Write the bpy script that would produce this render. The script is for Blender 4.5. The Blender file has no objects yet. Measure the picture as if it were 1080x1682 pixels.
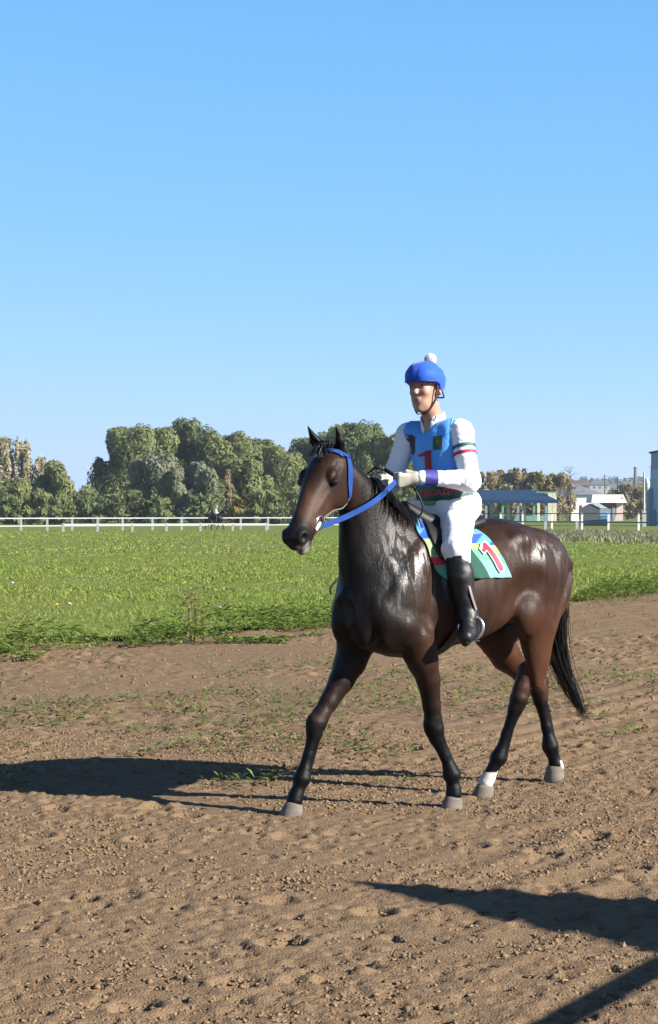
import bpy, math, random
import numpy as np
from mathutils import Vector, Matrix
from mathutils.bvhtree import BVHTree

rng = np.random.default_rng(7)
random.seed(7)
sc = bpy.context.scene
col = sc.collection
rad = math.radians

# ---------------------------------------------------------------- camera, sky, sun, exposure
cam_d = bpy.data.cameras.new('camera')
cam = bpy.data.objects.new('camera', cam_d)
col.objects.link(cam)
cam.location = (0, 0, 1.6)
cam.rotation_euler = (rad(90), 0, 0)
cam_d.sensor_fit = 'VERTICAL'
cam_d.sensor_height = 24
cam_d.lens = 24 * 3000 / 1682
cam_d.clip_end = 9000
sc.camera = cam

SUN_EL, SUN_AZ = 27.0, 113.0            # degrees; azimuth clockwise from +Y
w = bpy.data.worlds.new('World')
sc.world = w
w.use_nodes = True
wn = w.node_tree.nodes
sky = wn.new('ShaderNodeTexSky')
sky.sky_type = 'NISHITA'
sky.sun_disc = False
sky.sun_elevation = rad(SUN_EL)
sky.sun_rotation = rad(SUN_AZ)
sky.air_density = 0.5
sky.dust_density = 0.0
sky.ozone_density = 6.0
# the camera's tone response for a clear sky, applied evenly to the whole dome
sp = wn.new('ShaderNodeSeparateColor'); cb = wn.new('ShaderNodeCombineColor')
w.node_tree.links.new(sky.outputs[0], sp.inputs[0])
RESP = (((0, 0), (.3, .32), (.6, 1.35), (1.0, 2.0), (1.3, 2.45), (1.75, 3.05), (2.4, 3.65), (4.0, 4.2), (10, 5.0)),
        ((0, 0), (.6, .62), (1.3, 3.77), (2.2, 4.73), (2.9, 5.2), (3.6, 5.65), (4.6, 5.85), (6.0, 6.0), (10, 6.2)),
        ((0, 0), (1.5, 1.7), (3.2, 7.6), (4.8, 8.2), (7.4, 8.6), (10, 8.8)))
for i_ in range(3):
    ml_ = wn.new('ShaderNodeMath'); ml_.operation = 'MULTIPLY'; ml_.inputs[1].default_value = .1
    fc_ = wn.new('ShaderNodeFloatCurve')
    cv_ = fc_.mapping.curves[0]
    while len(cv_.points) < len(RESP[i_]): cv_.points.new(.5, .5)
    for p_, (rx_, ry_) in zip(cv_.points, RESP[i_]): p_.location = (rx_ / 10, ry_ / 10); p_.handle_type = 'AUTO_CLAMPED'
    fc_.mapping.update()
    mo_ = wn.new('ShaderNodeMath'); mo_.operation = 'MULTIPLY'; mo_.inputs[1].default_value = 10
    w.node_tree.links.new(sp.outputs[i_], ml_.inputs[0]); w.node_tree.links.new(ml_.outputs[0], fc_.inputs['Value'])
    w.node_tree.links.new(fc_.outputs[0], mo_.inputs[0]); w.node_tree.links.new(mo_.outputs[0], cb.inputs[i_])
w.node_tree.links.new(cb.outputs[0], wn['Background'].inputs[0])
wn['Background'].inputs[1].default_value = 0.05

sun_d = bpy.data.lights.new('sun', 'SUN')
sun_d.energy = 5.0
sun_d.angle = rad(0.5)
sun_d.color = (1.0, 0.94, 0.84)
sun = bpy.data.objects.new('sun', sun_d)
col.objects.link(sun)
SUN = Vector((math.cos(rad(SUN_EL)) * math.sin(rad(SUN_AZ)), math.cos(rad(SUN_EL)) * math.cos(rad(SUN_AZ)), math.sin(rad(SUN_EL))))
sun.rotation_euler = SUN.to_track_quat('Z', 'Y').to_euler()

sc.view_settings.view_transform = 'Standard'
sc.view_settings.look = 'None'
sc.view_settings.gamma = 1
sc.view_settings.exposure = 1.4
sc.view_settings.use_curve_mapping = False

# ---------------------------------------------------------------- materials
def mat(name, base=(.5, .5, .5), rough=.6, metal=0, spec=.5, var=0, scale=8, attr=None, bump=0, bscale=60, sheen=0,
        trans=0, coord='Object', stretch=(1, 1, 1), base2=None, rvar=0, rscale=10, rstretch=(1, 1, 1), bdist=.01, coat=0, bump2=None, rlim=(.36, .62)):
    m = bpy.data.materials.new(name)
    m.use_nodes = True
    nt = m.node_tree
    n, L = nt.nodes, nt.links
    b = n['Principled BSDF']
    b.inputs['Roughness'].default_value = rough
    b.inputs['Metallic'].default_value = metal
    b.inputs['Specular IOR Level'].default_value = spec
    b.inputs['Sheen Weight'].default_value = sheen
    b.inputs['Coat Weight'].default_value = coat
    tc = n.new('ShaderNodeTexCoord')
    mp = n.new('ShaderNodeMapping')
    mp.inputs['Scale'].default_value = stretch
    L.new(tc.outputs[coord], mp.inputs[0])
    if attr:
        a = n.new('ShaderNodeAttribute')
        a.attribute_name = attr
        src = a.outputs['Color']
    else:
        r = n.new('ShaderNodeRGB')
        r.outputs[0].default_value = (*base, 1)
        src = r.outputs[0]
    if var or base2:
        t = n.new('ShaderNodeTexNoise')
        t.inputs['Scale'].default_value = scale
        t.inputs['Detail'].default_value = 6
        t.inputs['Roughness'].default_value = .62
        L.new(mp.outputs[0], t.inputs['Vector'])
        if base2:
            cr = n.new('ShaderNodeValToRGB')
            cr.color_ramp.elements[0].position = .38
            cr.color_ramp.elements[1].position = .64
            L.new(t.outputs[0], cr.inputs[0])
            mx = n.new('ShaderNodeMix')
            mx.data_type = 'RGBA'
            L.new(cr.outputs[0], mx.inputs[0])
            L.new(src, mx.inputs[6])
            mx.inputs[7].default_value = (*base2, 1)
            src = mx.outputs[2]
        if var:
            mr = n.new('ShaderNodeMapRange')
            mr.inputs['From Min'].default_value = .25
            mr.inputs['From Max'].default_value = .75
            mr.inputs['To Min'].default_value = 1 - var
            mr.inputs['To Max'].default_value = 1 + var
            L.new(t.outputs[0], mr.inputs[0])
            hv = n.new('ShaderNodeVectorMath')
            hv.operation = 'SCALE'
            L.new(src, hv.inputs[0])
            L.new(mr.outputs[0], hv.inputs['Scale'])
            src = hv.outputs[0]
    L.new(src, b.inputs['Base Color'])
    if rvar:
        mp2 = n.new('ShaderNodeMapping')
        mp2.inputs['Scale'].default_value = rstretch
        L.new(tc.outputs[coord], mp2.inputs[0])
        t2 = n.new('ShaderNodeTexNoise')
        t2.inputs['Scale'].default_value = rscale
        t2.inputs['Detail'].default_value = 4
        t2.inputs['Distortion'].default_value = .6
        L.new(mp2.outputs[0], t2.inputs['Vector'])
        mr2 = n.new('ShaderNodeMapRange')
        mr2.inputs['From Min'].default_value = rlim[0]
        mr2.inputs['From Max'].default_value = rlim[1]
        mr2.inputs['To Min'].default_value = rough - rvar
        mr2.inputs['To Max'].default_value = rough + rvar
        L.new(t2.outputs[0], mr2.inputs[0])
        L.new(mr2.outputs[0], b.inputs['Roughness'])
    if bump:
        nrm_ = None
        if bump2:
            t4 = n.new('ShaderNodeTexNoise'); t4.inputs['Scale'].default_value = bump2[0]; t4.inputs['Detail'].default_value = 3
            L.new(mp.outputs[0], t4.inputs['Vector'])
            b4 = n.new('ShaderNodeBump'); b4.inputs['Strength'].default_value = bump2[1]; b4.inputs['Distance'].default_value = bump2[2]
            L.new(t4.outputs[0], b4.inputs['Height']); nrm_ = b4.outputs[0]
        t3 = n.new('ShaderNodeTexNoise')
        t3.inputs['Scale'].default_value = bscale
        t3.inputs['Detail'].default_value = 5
        L.new(mp.outputs[0], t3.inputs['Vector'])
        bp = n.new('ShaderNodeBump')
        bp.inputs['Strength'].default_value = bump
        bp.inputs['Distance'].default_value = bdist
        L.new(t3.outputs[0], bp.inputs['Height'])
        if nrm_ is not None: L.new(nrm_, bp.inputs['Normal'])
        L.new(bp.outputs[0], b.inputs['Normal'])
    if trans:
        tr = n.new('ShaderNodeBsdfTranslucent')
        L.new(src, tr.inputs[0])
        ms = n.new('ShaderNodeMixShader')
        ms.inputs[0].default_value = trans
        L.new(b.outputs[0], ms.inputs[1])
        L.new(tr.outputs[0], ms.inputs[2])
        L.new(ms.outputs[0], n['Material Output'].inputs[0])
    return m

# ---------------------------------------------------------------- mesh helpers
def mk(name, V, Fc, m=None, parent=None, smooth=False, colors=None, loc=None):
    V = np.asarray(V, dtype=np.float32).reshape(-1, 3)
    me = bpy.data.meshes.new(name)
    if isinstance(Fc, np.ndarray):
        k = Fc.shape[1]
        me.vertices.add(len(V))
        me.vertices.foreach_set('co', V.ravel())
        me.loops.add(Fc.size)
        me.loops.foreach_set('vertex_index', Fc.astype(np.int32).ravel())
        me.polygons.add(len(Fc))
        me.polygons.foreach_set('loop_start', np.arange(len(Fc), dtype=np.int32) * k)
        me.update(calc_edges=True)
    else:
        me.from_pydata(V.tolist(), [], Fc)
        me.update()
    if smooth:
        me.polygons.foreach_set('use_smooth', np.ones(len(me.polygons), dtype=bool))
    if colors is not None:
        a = me.color_attributes.new('tint', 'FLOAT_COLOR', 'POINT')
        c = np.ones((len(V), 4), dtype=np.float32)
        c[:, :3] = colors
        a.data.foreach_set('color', c.ravel())
    if m is not None:
        me.materials.append(m)
    o = bpy.data.objects.new(name, me)
    col.objects.link(o)
    if parent is not None:
        o.parent = parent
    if loc is not None:
        o.location = loc
    return o

def tag(o, label=None, cat=None, group=None, kind=None):
    if label: o['label'] = label
    if cat: o['category'] = cat
    if group: o['group'] = group
    if kind: o['kind'] = kind
    return o

def empty(name, loc=(0, 0, 0), rz=0):
    o = bpy.data.objects.new(name, None)
    o.empty_display_size = .1
    col.objects.link(o)
    o.location = loc
    o.rotation_euler = (0, 0, rz)
    return o

class MB:
    def __init__(s): s.V = []; s.F = []
    def add(s, V, F):
        o = len(s.V)
        s.V += [tuple(v) for v in V]
        s.F += [tuple(i + o for i in f) for f in F]
    def box(s, x0, x1, y0, y1, z0, z1):
        V = [(x, y, z) for x in (x0, x1) for y in (y0, y1) for z in (z0, z1)]
        s.add(V, [(0, 1, 3, 2), (4, 6, 7, 5), (0, 4, 5, 1), (2, 3, 7, 6), (0, 2, 6, 4), (1, 5, 7, 3)])
    def prism(s, poly, y0, y1):           # polygon in x,z extruded along y
        n = len(poly)
        V = [(x, y0, z) for x, z in poly] + [(x, y1, z) for x, z in poly]
        s.add(V, [tuple(range(n)), tuple(range(2 * n - 1, n - 1, -1))] + [((i + 1) % n, i, i + n, (i + 1) % n + n) for i in range(n)])
    def tube(s, pts, rs, n=8):
        pts = [Vector(p) for p in pts]
        if not hasattr(rs, '__len__'): rs = [rs] * len(pts)
        V = []; F = []
        up = None
        for i, p in enumerate(pts):
            t = (pts[min(i + 1, len(pts) - 1)] - pts[max(i - 1, 0)]).normalized()
            if up is None:
                up = Vector((0, 0, 1)) if abs(t.z) < .9 else Vector((1, 0, 0))
            a = t.cross(up).normalized(); b = a.cross(t).normalized(); up = b
            for k in range(n):
                q = 2 * math.pi * k / n
                V.append(p + (a * math.cos(q) + b * math.sin(q)) * rs[i])
        for i in range(len(pts) - 1):
            for k in range(n):
                F.append((i * n + k, i * n + (k + 1) % n, (i + 1) * n + (k + 1) % n, (i + 1) * n + k))
        F.append(tuple(range(n - 1, -1, -1))); F.append(tuple(range((len(pts) - 1) * n, len(pts) * n)))
        s.add(V, F)
    def build(s, name, m, parent=None, smooth=False, loc=None):
        return mk(name, s.V, s.F, m, parent, smooth, loc=loc)

def catmull(P, n=8):
    P = np.array(P, float)
    Q = np.vstack([2 * P[0] - P[1], P, 2 * P[-1] - P[-2]])
    out = []
    for i in range(1, len(Q) - 2):
        for t in np.linspace(0, 1, n, endpoint=False):
            a, b, c, d = Q[i - 1], Q[i], Q[i + 1], Q[i + 2]
            out.append(.5 * (2 * b + (c - a) * t + (2 * a - 5 * b + 4 * c - d) * t * t + (3 * b - a - 3 * c + d) * t ** 3))
    out.append(P[-1])
    return np.array(out)

# value noise
def vnoise(P, seed=0):
    P = np.asarray(P, dtype=np.float64)
    I = np.floor(P).astype(np.int64)
    f = P - I
    f = f * f * (3 - 2 * f)
    D = P.shape[-1]
    out = 0
    K = (np.int64(73856093), np.int64(19349663), np.int64(83492791))
    for c in range(2 ** D):
        h = np.full(P.shape[:-1], seed * 2654435 + 12345, dtype=np.int64)
        wgt = 1.0
        for k in range(D):
            bit = (c >> k) & 1
            h = h ^ ((I[..., k] + bit) * K[k])
            wgt = wgt * (f[..., k] if bit else 1 - f[..., k])
        h = (h ^ (h >> 13)) * np.int64(1274126177) & np.int64(0x7fffffff)
        h = (h ^ (h >> 11)) & np.int64(0xffff)
        out = out + wgt * (h / 65535.0)
    return out * 2 - 1

def fbm(P, o=4, seed=0, g=.5):
    P = np.asarray(P, float)
    s = 0; a = 1; f = 1
    for i in range(o):
        s = s + a * vnoise(P * f + 17.3 * i, seed + i)
        a *= g; f *= 2.03
    return s

# ---------------------------------------------------------------- signed-distance modelling
class SDF:
    def __init__(s, lo, hi, h):
        s.lo = np.array(lo, np.float32); s.h = h
        n = np.ceil((np.array(hi) - lo) / h).astype(int) + 1
        s.ax = [s.lo[i] + np.arange(n[i], dtype=np.float32) * h for i in range(3)]
        s.D = np.full(n, .5, np.float32)
    def sub(s, lo, hi):
        sl = []
        for i in range(3):
            a = int(np.clip(math.floor((lo[i] - s.lo[i]) / s.h), 0, len(s.ax[i]) - 1))
            b = int(np.clip(math.ceil((hi[i] - s.lo[i]) / s.h) + 1, a + 1, len(s.ax[i])))
            sl.append(slice(a, b))
        sl = tuple(sl)
        X, Y, Z = np.meshgrid(s.ax[0][sl[0]], s.ax[1][sl[1]], s.ax[2][sl[2]], indexing='ij', sparse=True)
        return sl, X, Y, Z
    def comb(s, sl, d, k, op):
        a = s.D[sl]
        if op == 'u':
            if k > 0:
                h = np.maximum(k - np.abs(a - d), 0) / k
                s.D[sl] = np.minimum(a, d) - h * h * k * .25
            else: s.D[sl] = np.minimum(a, d)
        else:
            if k > 0:
                h = np.maximum(k - np.abs(a + d), 0) / k
                s.D[sl] = np.maximum(a, -d) + h * h * k * .25
            else: s.D[sl] = np.maximum(a, -d)
    def rc(s, a, b, ra, rb, k=.03, sq=None, op='u'):
        # tapered capsule; sq = lateral (y) flattening
        a = np.array(a, float); b = np.array(b, float)
        m = max(ra, rb) + max(k, .02) + .02
        sl, X, Y, Z = s.sub(np.minimum(a, b) - m, np.maximum(a, b) + m)
        q = sq or 1.
        ya = (a[1] + b[1]) / 2
        a2 = a.copy(); b2 = b.copy()
        if sq:
            Y = (Y - ya) / q; a2[1] = (a[1] - ya) / q; b2[1] = (b[1] - ya) / q
        ab = b2 - a2
        t = ((X - a2[0]) * ab[0] + (Y - a2[1]) * ab[1] + (Z - a2[2]) * ab[2]) / (ab @ ab + 1e-9)
        t = np.clip(t, 0, 1)
        d = np.sqrt((X - a2[0] - t * ab[0]) ** 2 + (Y - a2[1] - t * ab[1]) ** 2 + (Z - a2[2] - t * ab[2]) ** 2) - (ra + (rb - ra) * t)
        s.comb(sl, d * min(q, 1), k, op)
    def chain(s, pts, k=.02, sq=None):
        for (a, ra), (b, rb) in zip(pts[:-1], pts[1:]):
            s.rc(a, b, ra, rb, k, sq)
    def el(s, c, r, k=.03, axis=None, op='u'):
        # ellipsoid; axis = direction of the first radius (second stays lateral as far as possible)
        c = np.array(c, float); r = np.array(r, float)
        m = r.max() + max(k, .02) + .01
        sl, X, Y, Z = s.sub(c - m, c + m)
        if axis is not None:
            e1 = np.array(axis, float); e1 /= np.linalg.norm(e1)
            e2 = np.array([0, 1., 0]); e2 -= e1 * (e2 @ e1); e2 /= np.linalg.norm(e2)
            e3 = np.cross(e1, e2)
        else:
            e1, e2, e3 = np.eye(3)
        x = X - c[0]; y = Y - c[1]; z = Z - c[2]
        u = (x * e1[0] + y * e1[1] + z * e1[2]) / r[0]
        v = (x * e2[0] + y * e2[1] + z * e2[2]) / r[1]
        t = (x * e3[0] + y * e3[1] + z * e3[2]) / r[2]
        k0 = np.sqrt(u * u + v * v + t * t) + 1e-6
        k1 = np.sqrt((u / r[0]) ** 2 + (v / r[1]) ** 2 + (t / r[2]) ** 2) + 1e-6
        s.comb(sl, k0 * (k0 - 1) / k1, k, op)
    def tube(s, o, e1, e2, st, k=.04, sm=.05, pw=2.0):
        # tube along e1 with stations (s, front, back, halfwidth); front/back measured along e2, width along e1 x e2
        st = np.array(st, float)
        o = np.array(o, float)
        e1 = np.array(e1, float); e1 /= np.linalg.norm(e1)
        e2 = np.array(e2, float); e2 -= e1 * (e1 @ e2); e2 /= np.linalg.norm(e2)
        e3 = np.cross(e1, e2)
        S = np.linspace(st[0, 0], st[-1, 0], 240)
        g = np.exp(-.5 * ((np.arange(-60, 61) * (S[1] - S[0])) / max(sm, 1e-3)) ** 2); g /= g.sum()
        tab = []
        for j in (1, 2, 3):
            v = np.interp(S, st[:, 0], st[:, j])
            v = np.convolve(np.concatenate([v[0] + (v[1] - v[0]) * np.arange(-60, 0), v, v[-1] + (v[-1] - v[-2]) * np.arange(1, 61)]), g, 'valid')
            tab.append(v)
        P = np.array([o + e1 * S[i] + e2 * q + e3 * r for i in range(0, 240, 13) for q in (tab[0][i], tab[1][i]) for r in (-tab[2][i], tab[2][i])])
        m = .08
        sl, X, Y, Z = s.sub(P.min(0) - m, P.max(0) + m)
        x = X - o[0]; y = Y - o[1]; z = Z - o[2]
        ss = x * e1[0] + y * e1[1] + z * e1[2]; t = x * e2[0] + y * e2[1] + z * e2[2]; l = x * e3[0] + y * e3[1] + z * e3[2]
        cs = np.clip(ss, S[0], S[-1])
        f_ = np.interp(cs, S, tab[0]); b_ = np.interp(cs, S, tab[1]); w_ = np.maximum(np.interp(cs, S, tab[2]), .01)
        c = (f_ + b_) / 2; hh = np.maximum((f_ - b_) / 2, .01)
        q = (np.abs((t - c) / hh) ** pw + np.abs(l / w_) ** pw) ** (1 / pw)
        d = (q - 1) * np.minimum(hh, w_)
        ds = np.abs(ss - cs)
        d = np.where(ds > 0, np.sqrt(np.maximum(d, 0) ** 2 + ds ** 2), d)
        s.comb(sl, d.astype(np.float32), k, 'u')
    def half(s, p, n):           # keep the side n points away from
        X, Y, Z = np.meshgrid(*s.ax, indexing='ij', sparse=True)
        n = np.array(n, float); n /= np.linalg.norm(n)
        s.D = np.maximum(s.D, (X - p[0]) * n[0] + (Y - p[1]) * n[1] + (Z - p[2]) * n[2]).astype(np.float32)
    def folds(s, amp, freq, seed=0, stretch=(1, 1, 1)):
        m = np.abs(s.D) < .04
        idx = np.argwhere(m)
        P = np.stack([s.ax[i][idx[:, i]] for i in range(3)], 1) * np.array(stretch)
        nz = vnoise(P * freq, seed) + .5 * vnoise(P * freq * 2.1, seed + 3)
        s.D[m] += (amp * (1 - np.abs(nz)) - amp * .5).astype(np.float32)
    def mesh(s):
        D = s.D; S = D < 0
        nx, ny, nz = D.shape
        cnt = np.zeros((nx - 1, ny - 1, nz - 1), np.uint8)
        for i in (0, 1):
            for j in (0, 1):
                for k in (0, 1):
                    cnt += S[i:nx - 1 + i, j:ny - 1 + j, k:nz - 1 + k]
        act = (cnt > 0) & (cnt < 8)
        I = np.argwhere(act)
        vid = np.full(act.shape, -1, np.int32)
        vid[act] = np.arange(len(I))
        C = [(i, j, k) for i in (0, 1) for j in (0, 1) for k in (0, 1)]
        val = np.stack([D[I[:, 0] + c[0], I[:, 1] + c[1], I[:, 2] + c[2]] for c in C], 1)
        acc = np.zeros((len(I), 3)); num = np.zeros(len(I))
        for a in range(8):
            for b in range(a + 1, 8):
                if sum(abs(C[a][q] - C[b][q]) for q in range(3)) != 1: continue
                x = (val[:, a] < 0) != (val[:, b] < 0)
                t = val[x, a] / (val[x, a] - val[x, b])
                acc[x] += np.array(C[a]) + t[:, None] * (np.array(C[b]) - np.array(C[a]))
                num[x] += 1
        V = (I + acc / num[:, None]) * s.h + s.lo
        Q = []
        for ax in range(3):
            sa = [slice(1, -1)] * 3; sa[ax] = slice(0, -1)
            sb = [slice(1, -1)] * 3; sb[ax] = slice(1, None)
            A = S[tuple(sa)]; B = S[tuple(sb)]
            for sg in (0, 1):
                E_ = np.argwhere((A & ~B) if sg == 0 else (~A & B))
                if not len(E_): continue
                off = np.array([1, 1, 1]); off[ax] = 0
                E_ = E_ + off
                u, v = (ax + 1) % 3, (ax + 2) % 3
                q = []
                for du, dv in ((0, 0), (-1, 0), (-1, -1), (0, -1)):
                    e = E_.copy(); e[:, u] += du; e[:, v] += dv
                    q.append(vid[e[:, 0], e[:, 1], e[:, 2]])
                q = np.stack(q, 1)
                Q.append(q if sg == 0 else q[:, ::-1])
        Fq = np.concatenate(Q)
        Fq = Fq[(Fq >= 0).all(1)]
        return V.astype(np.float32), Fq

def bvh_of(V, Fq):
    return BVHTree.FromPolygons([tuple(v) for v in V.tolist()], Fq.tolist() if isinstance(Fq, np.ndarray) else Fq)
# ================================================================ THE SETTING
# the straight edge between raked earth and grass
E0 = np.array([0.08, 24.9]); T2 = np.array([.53, .848]); N2 = np.array([-.848, .53])
def sdist(x, y): return (x - E0[0]) * N2[0] + (y - E0[1]) * N2[1]
def along(x, y): return (x - E0[0]) * T2[0] + (y - E0[1]) * T2[1]

M_soil = mat('raked_earth', (.206, .141, .086), .95, spec=.06, var=.30, scale=1.6, base2=(.146, .098, .059), bump=.8, bscale=110, bdist=.012)
M_clod = mat('earth_clod', attr='tint', rough=.95, spec=.1, var=.25, scale=30, bump=.5, bscale=90, bdist=.006)
M_field = mat('meadow_ground', (.135, .165, .030), .95, spec=.1, var=.25, scale=.35, base2=(.11, .13, .032), bump=.6, bscale=6, bdist=.1)

# far terrain: one sheet to the horizon
g = MB()
g.add([(-5000, -400, -.12), (5000, -400, -.12), (5000, 8000, -.12), (-5000, 8000, -.12)], [(0, 1, 2, 3)])
tag(g.build('ground', M_field), kind='structure')

def gpx2(u, v):
    d_ = 4800 / (v - 841); return ((u - 540) / 3000 * d_, d_)
def soil_h(X, Y):
    P = np.stack([X, Y], -1)
    h = .014 * fbm(P * .6, 2, 3) + .0035 * fbm(P * 5.0, 2, 9)
    c = X * N2[0] + Y * N2[1] + .05 * fbm(P * 1.1, 2, 21)
    s_ = X * T2[0] + Y * T2[1]
    comb = np.sin(c * 2 * math.pi / .105)
    amt = np.clip(.5 + 1.1 * vnoise(np.stack([c * .55, s_ * .22], -1), 31), 0, 1) * np.clip(.25 + .6 * X, .12, 1)
    rut = np.sin((c + .02 * fbm(P * 3, 2, 44)) * 2 * math.pi / .31)
    rm = np.clip((X - .25 - .04 * (Y - 8)) * 1.4, 0, 1) * np.clip(.6 + .8 * vnoise(np.stack([c * .9, s_ * .3], -1), 45), 0, 1)
    return h + .0072 * comb * amt + .017 * np.clip(rut, -.4, 1) * rm

def worley(X, Y, cell, seed):
    # distance to the nearest jittered point, and that cell's random number
    gx, gy = X / cell, Y / cell
    ix, iy = np.floor(gx).astype(np.int64), np.floor(gy).astype(np.int64)
    best = np.full(X.shape, 9.); rnd = np.zeros(X.shape)
    def h(a, b, k):
        v = (a * 73856093) ^ (b * 19349663) ^ (k * 83492791)
        v = (v ^ (v >> 13)) * 1274126177 & 0x7fffffff
        return ((v ^ (v >> 11)) & 0xffff) / 65535.
    for dx in (-1, 0, 1):
        for dy in (-1, 0, 1):
            cx, cy = ix + dx, iy + dy
            d = np.hypot(cx + h(cx, cy, seed) - gx, cy + h(cx, cy, seed + 7) - gy)
            m = d < best
            best[m] = d[m]; rnd[m] = h(cx, cy, seed + 13)[m]
    return best, rnd
def crumbs(X, Y):
    P = np.stack([X, Y], -1)
    k = np.clip(.55 + .9 * fbm(P * 1.3, 3, 55), .12, 1.3)
    f, r = worley(X + .01 * vnoise(P * 40, 1), Y + .01 * vnoise(P * 40, 2), .030, 3)
    out = .013 * (r ** 2) * np.clip(1 - (f / .75) ** 2, 0, 1) - .011 * (r < .10) * np.clip(1 - (f / .6) ** 3, 0, 1)
    f, r = worley(X, Y, .075, 21)
    out += .020 * np.where(r > .72, (r - .72) / .28, 0) * np.clip(1 - (f / .6) ** 2.5, 0, 1) - .020 * (r < .10) * np.clip(1 - (f / .5) ** 3, 0, 1)
    return out * k
def grid(x0, x1, y0, y1, st):
    xs = np.arange(x0, x1 + st * .5, st); ys = np.arange(y0, y1 + st * .5, st)
    X, Y = np.meshgrid(xs, ys)
    nx, ny = len(xs), len(ys)
    i = np.arange((ny - 1) * nx).reshape(ny - 1, nx)[:, :-1].ravel()
    return X, Y, np.stack([i, i + 1, i + nx + 1, i + nx], 1)

def stamp(H, x0, y0, st, n, r0, r1, up, seed, asp=.55):
    r_ = np.random.default_rng(seed)
    ny, nx = H.shape
    cx = r_.integers(4, nx - 4, n); cy = r_.integers(4, ny - 4, n)
    R = r0 + (r1 - r0) * r_.random(n) ** 2.2
    an = r_.random(n) * math.pi; a2 = asp + (1 - asp) * r_.random(n)
    hh = R * (.35 + .45 * r_.random(n)) * up
    for i in range(n):
        k = int(R[i] / st) + 2
        ya, yb, xa, xb = max(cy[i] - k, 0), min(cy[i] + k + 1, ny), max(cx[i] - k, 0), min(cx[i] + k + 1, nx)
        dy, dx = np.mgrid[ya - cy[i]:yb - cy[i], xa - cx[i]:xb - cx[i]] * st
        u = (dx * math.cos(an[i]) + dy * math.sin(an[i])) / R[i]; v = (-dx * math.sin(an[i]) + dy * math.cos(an[i])) / (R[i] * a2[i])
        q = np.abs(u) ** 1.6 + np.abs(v) ** 1.6
        H[ya:yb, xa:xb] += hh[i] * np.clip(1 - q, 0, 1) ** .6

VV = []; FF = []; off = 0
# near raked earth with clods and pits
st = .0155
X, Y, Fg = grid(-2.9, 3.2, 4.9, 13.0, st)
H = soil_h(X, Y)
H += .6 * crumbs(X, Y)
stamp(H, 0, 0, st, 9000, .016, .036, -1.05, 6)
stamp(H, 0, 0, st, 150, .03, .06, .25, 3)
# hoof prints: oval pits with a thrown-up rim
pr_ = np.random.default_rng(11)
for i in range(150):
    px, py = pr_.uniform(-3, 3.4), pr_.uniform(5.2, 12.6)
    d = np.hypot((X - px), (Y - py) * 1.0) / pr_.uniform(.07, .10)
    H += np.where(d < 1.7, -.030 * np.exp(-(d / .8) ** 4) + .012 * np.exp(-((d - 1.15) / .25) ** 2), 0) * pr_.uniform(.5, 1)
H += .0022 * fbm(np.stack([X, Y], -1) * 40, 2, 40)
VV.append(np.stack([X, Y, H], -1).reshape(-1, 3)); FF.append(Fg + off); off += X.size
# middle distance
st = .028
X, Y, Fg = grid(-4.8, 5.6, 12.7, 23.5, st)
H = soil_h(X, Y) - .03 * (Y < 13)
H += 1.5 * crumbs(X * .5, Y * .5)
stamp(H, 0, 0, st, 5000, .028, .055, -.6, 5)
H = H - .1 * np.clip(sdist(X, Y) - .6, 0, 1)
VV.append(np.stack([X, Y, H], -1).reshape(-1, 3)); FF.append(Fg + off); off += X.size
st = .09
X, Y, Fg = grid(-7.5, 13.5, 23.2, 46, st)
H = soil_h(X, Y) - .03 * (Y < 23.5)
stamp(H, 0, 0, st, 6000, .09, .13, .25, 14)
stamp(H, 0, 0, st, 4000, .09, .13, -.4, 15)
H = H - .1 * np.clip(sdist(X, Y) - .6, 0, 1)
VV.append(np.stack([X, Y, H], -1).reshape(-1, 3)); FF.append(Fg + off); off += X.size
# the rest of the track, outside the fine sheets
st = .8
X, Y, Fg = grid(-40, 90, -30, 130, st)
keep = (sdist(X, Y) < .8)
H = -.055 + .02 * fbm(np.stack([X, Y], -1) * .3, 2, 3)
kq = keep.ravel()[Fg].all(1)
VV.append(np.stack([X, Y, H], -1).reshape(-1, 3)); FF.append(Fg[kq] + off)
tag(mk('dirt_track', np.vstack(VV), np.vstack(FF), M_soil, smooth=False), kind='structure')

# broken earth lying on the track
ico = np.array([(0, 0, 1), (.894, 0, .447), (.276, .851, .447), (-.724, .526, .447), (-.724, -.526, .447), (.276, -.851, .447),
                (.724, .526, -.447), (-.276, .851, -.447), (-.894, 0, -.447), (-.276, -.851, -.447), (.724, -.526, -.447), (0, 0, -1)])
icf = np.array([(0, 1, 2), (0, 2, 3), (0, 3, 4), (0, 4, 5), (0, 5, 1), (1, 6, 2), (2, 7, 3), (3, 8, 4), (4, 9, 5), (5, 10, 1),
                (2, 6, 7), (3, 7, 8), (4, 8, 9), (5, 9, 10), (1, 10, 6), (6, 11, 7), (7, 11, 8), (8, 11, 9), (9, 11, 10), (10, 11, 6)])
octa = np.array([(1, 0, 0), (0, 1, 0), (-1, 0, 0), (0, -1, 0), (0, 0, 1), (0, 0, -1)], float)
ocf = np.array([(0, 1, 4), (1, 2, 4), (2, 3, 4), (3, 0, 4), (1, 0, 5), (2, 1, 5), (3, 2, 5), (0, 3, 5)])
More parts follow.
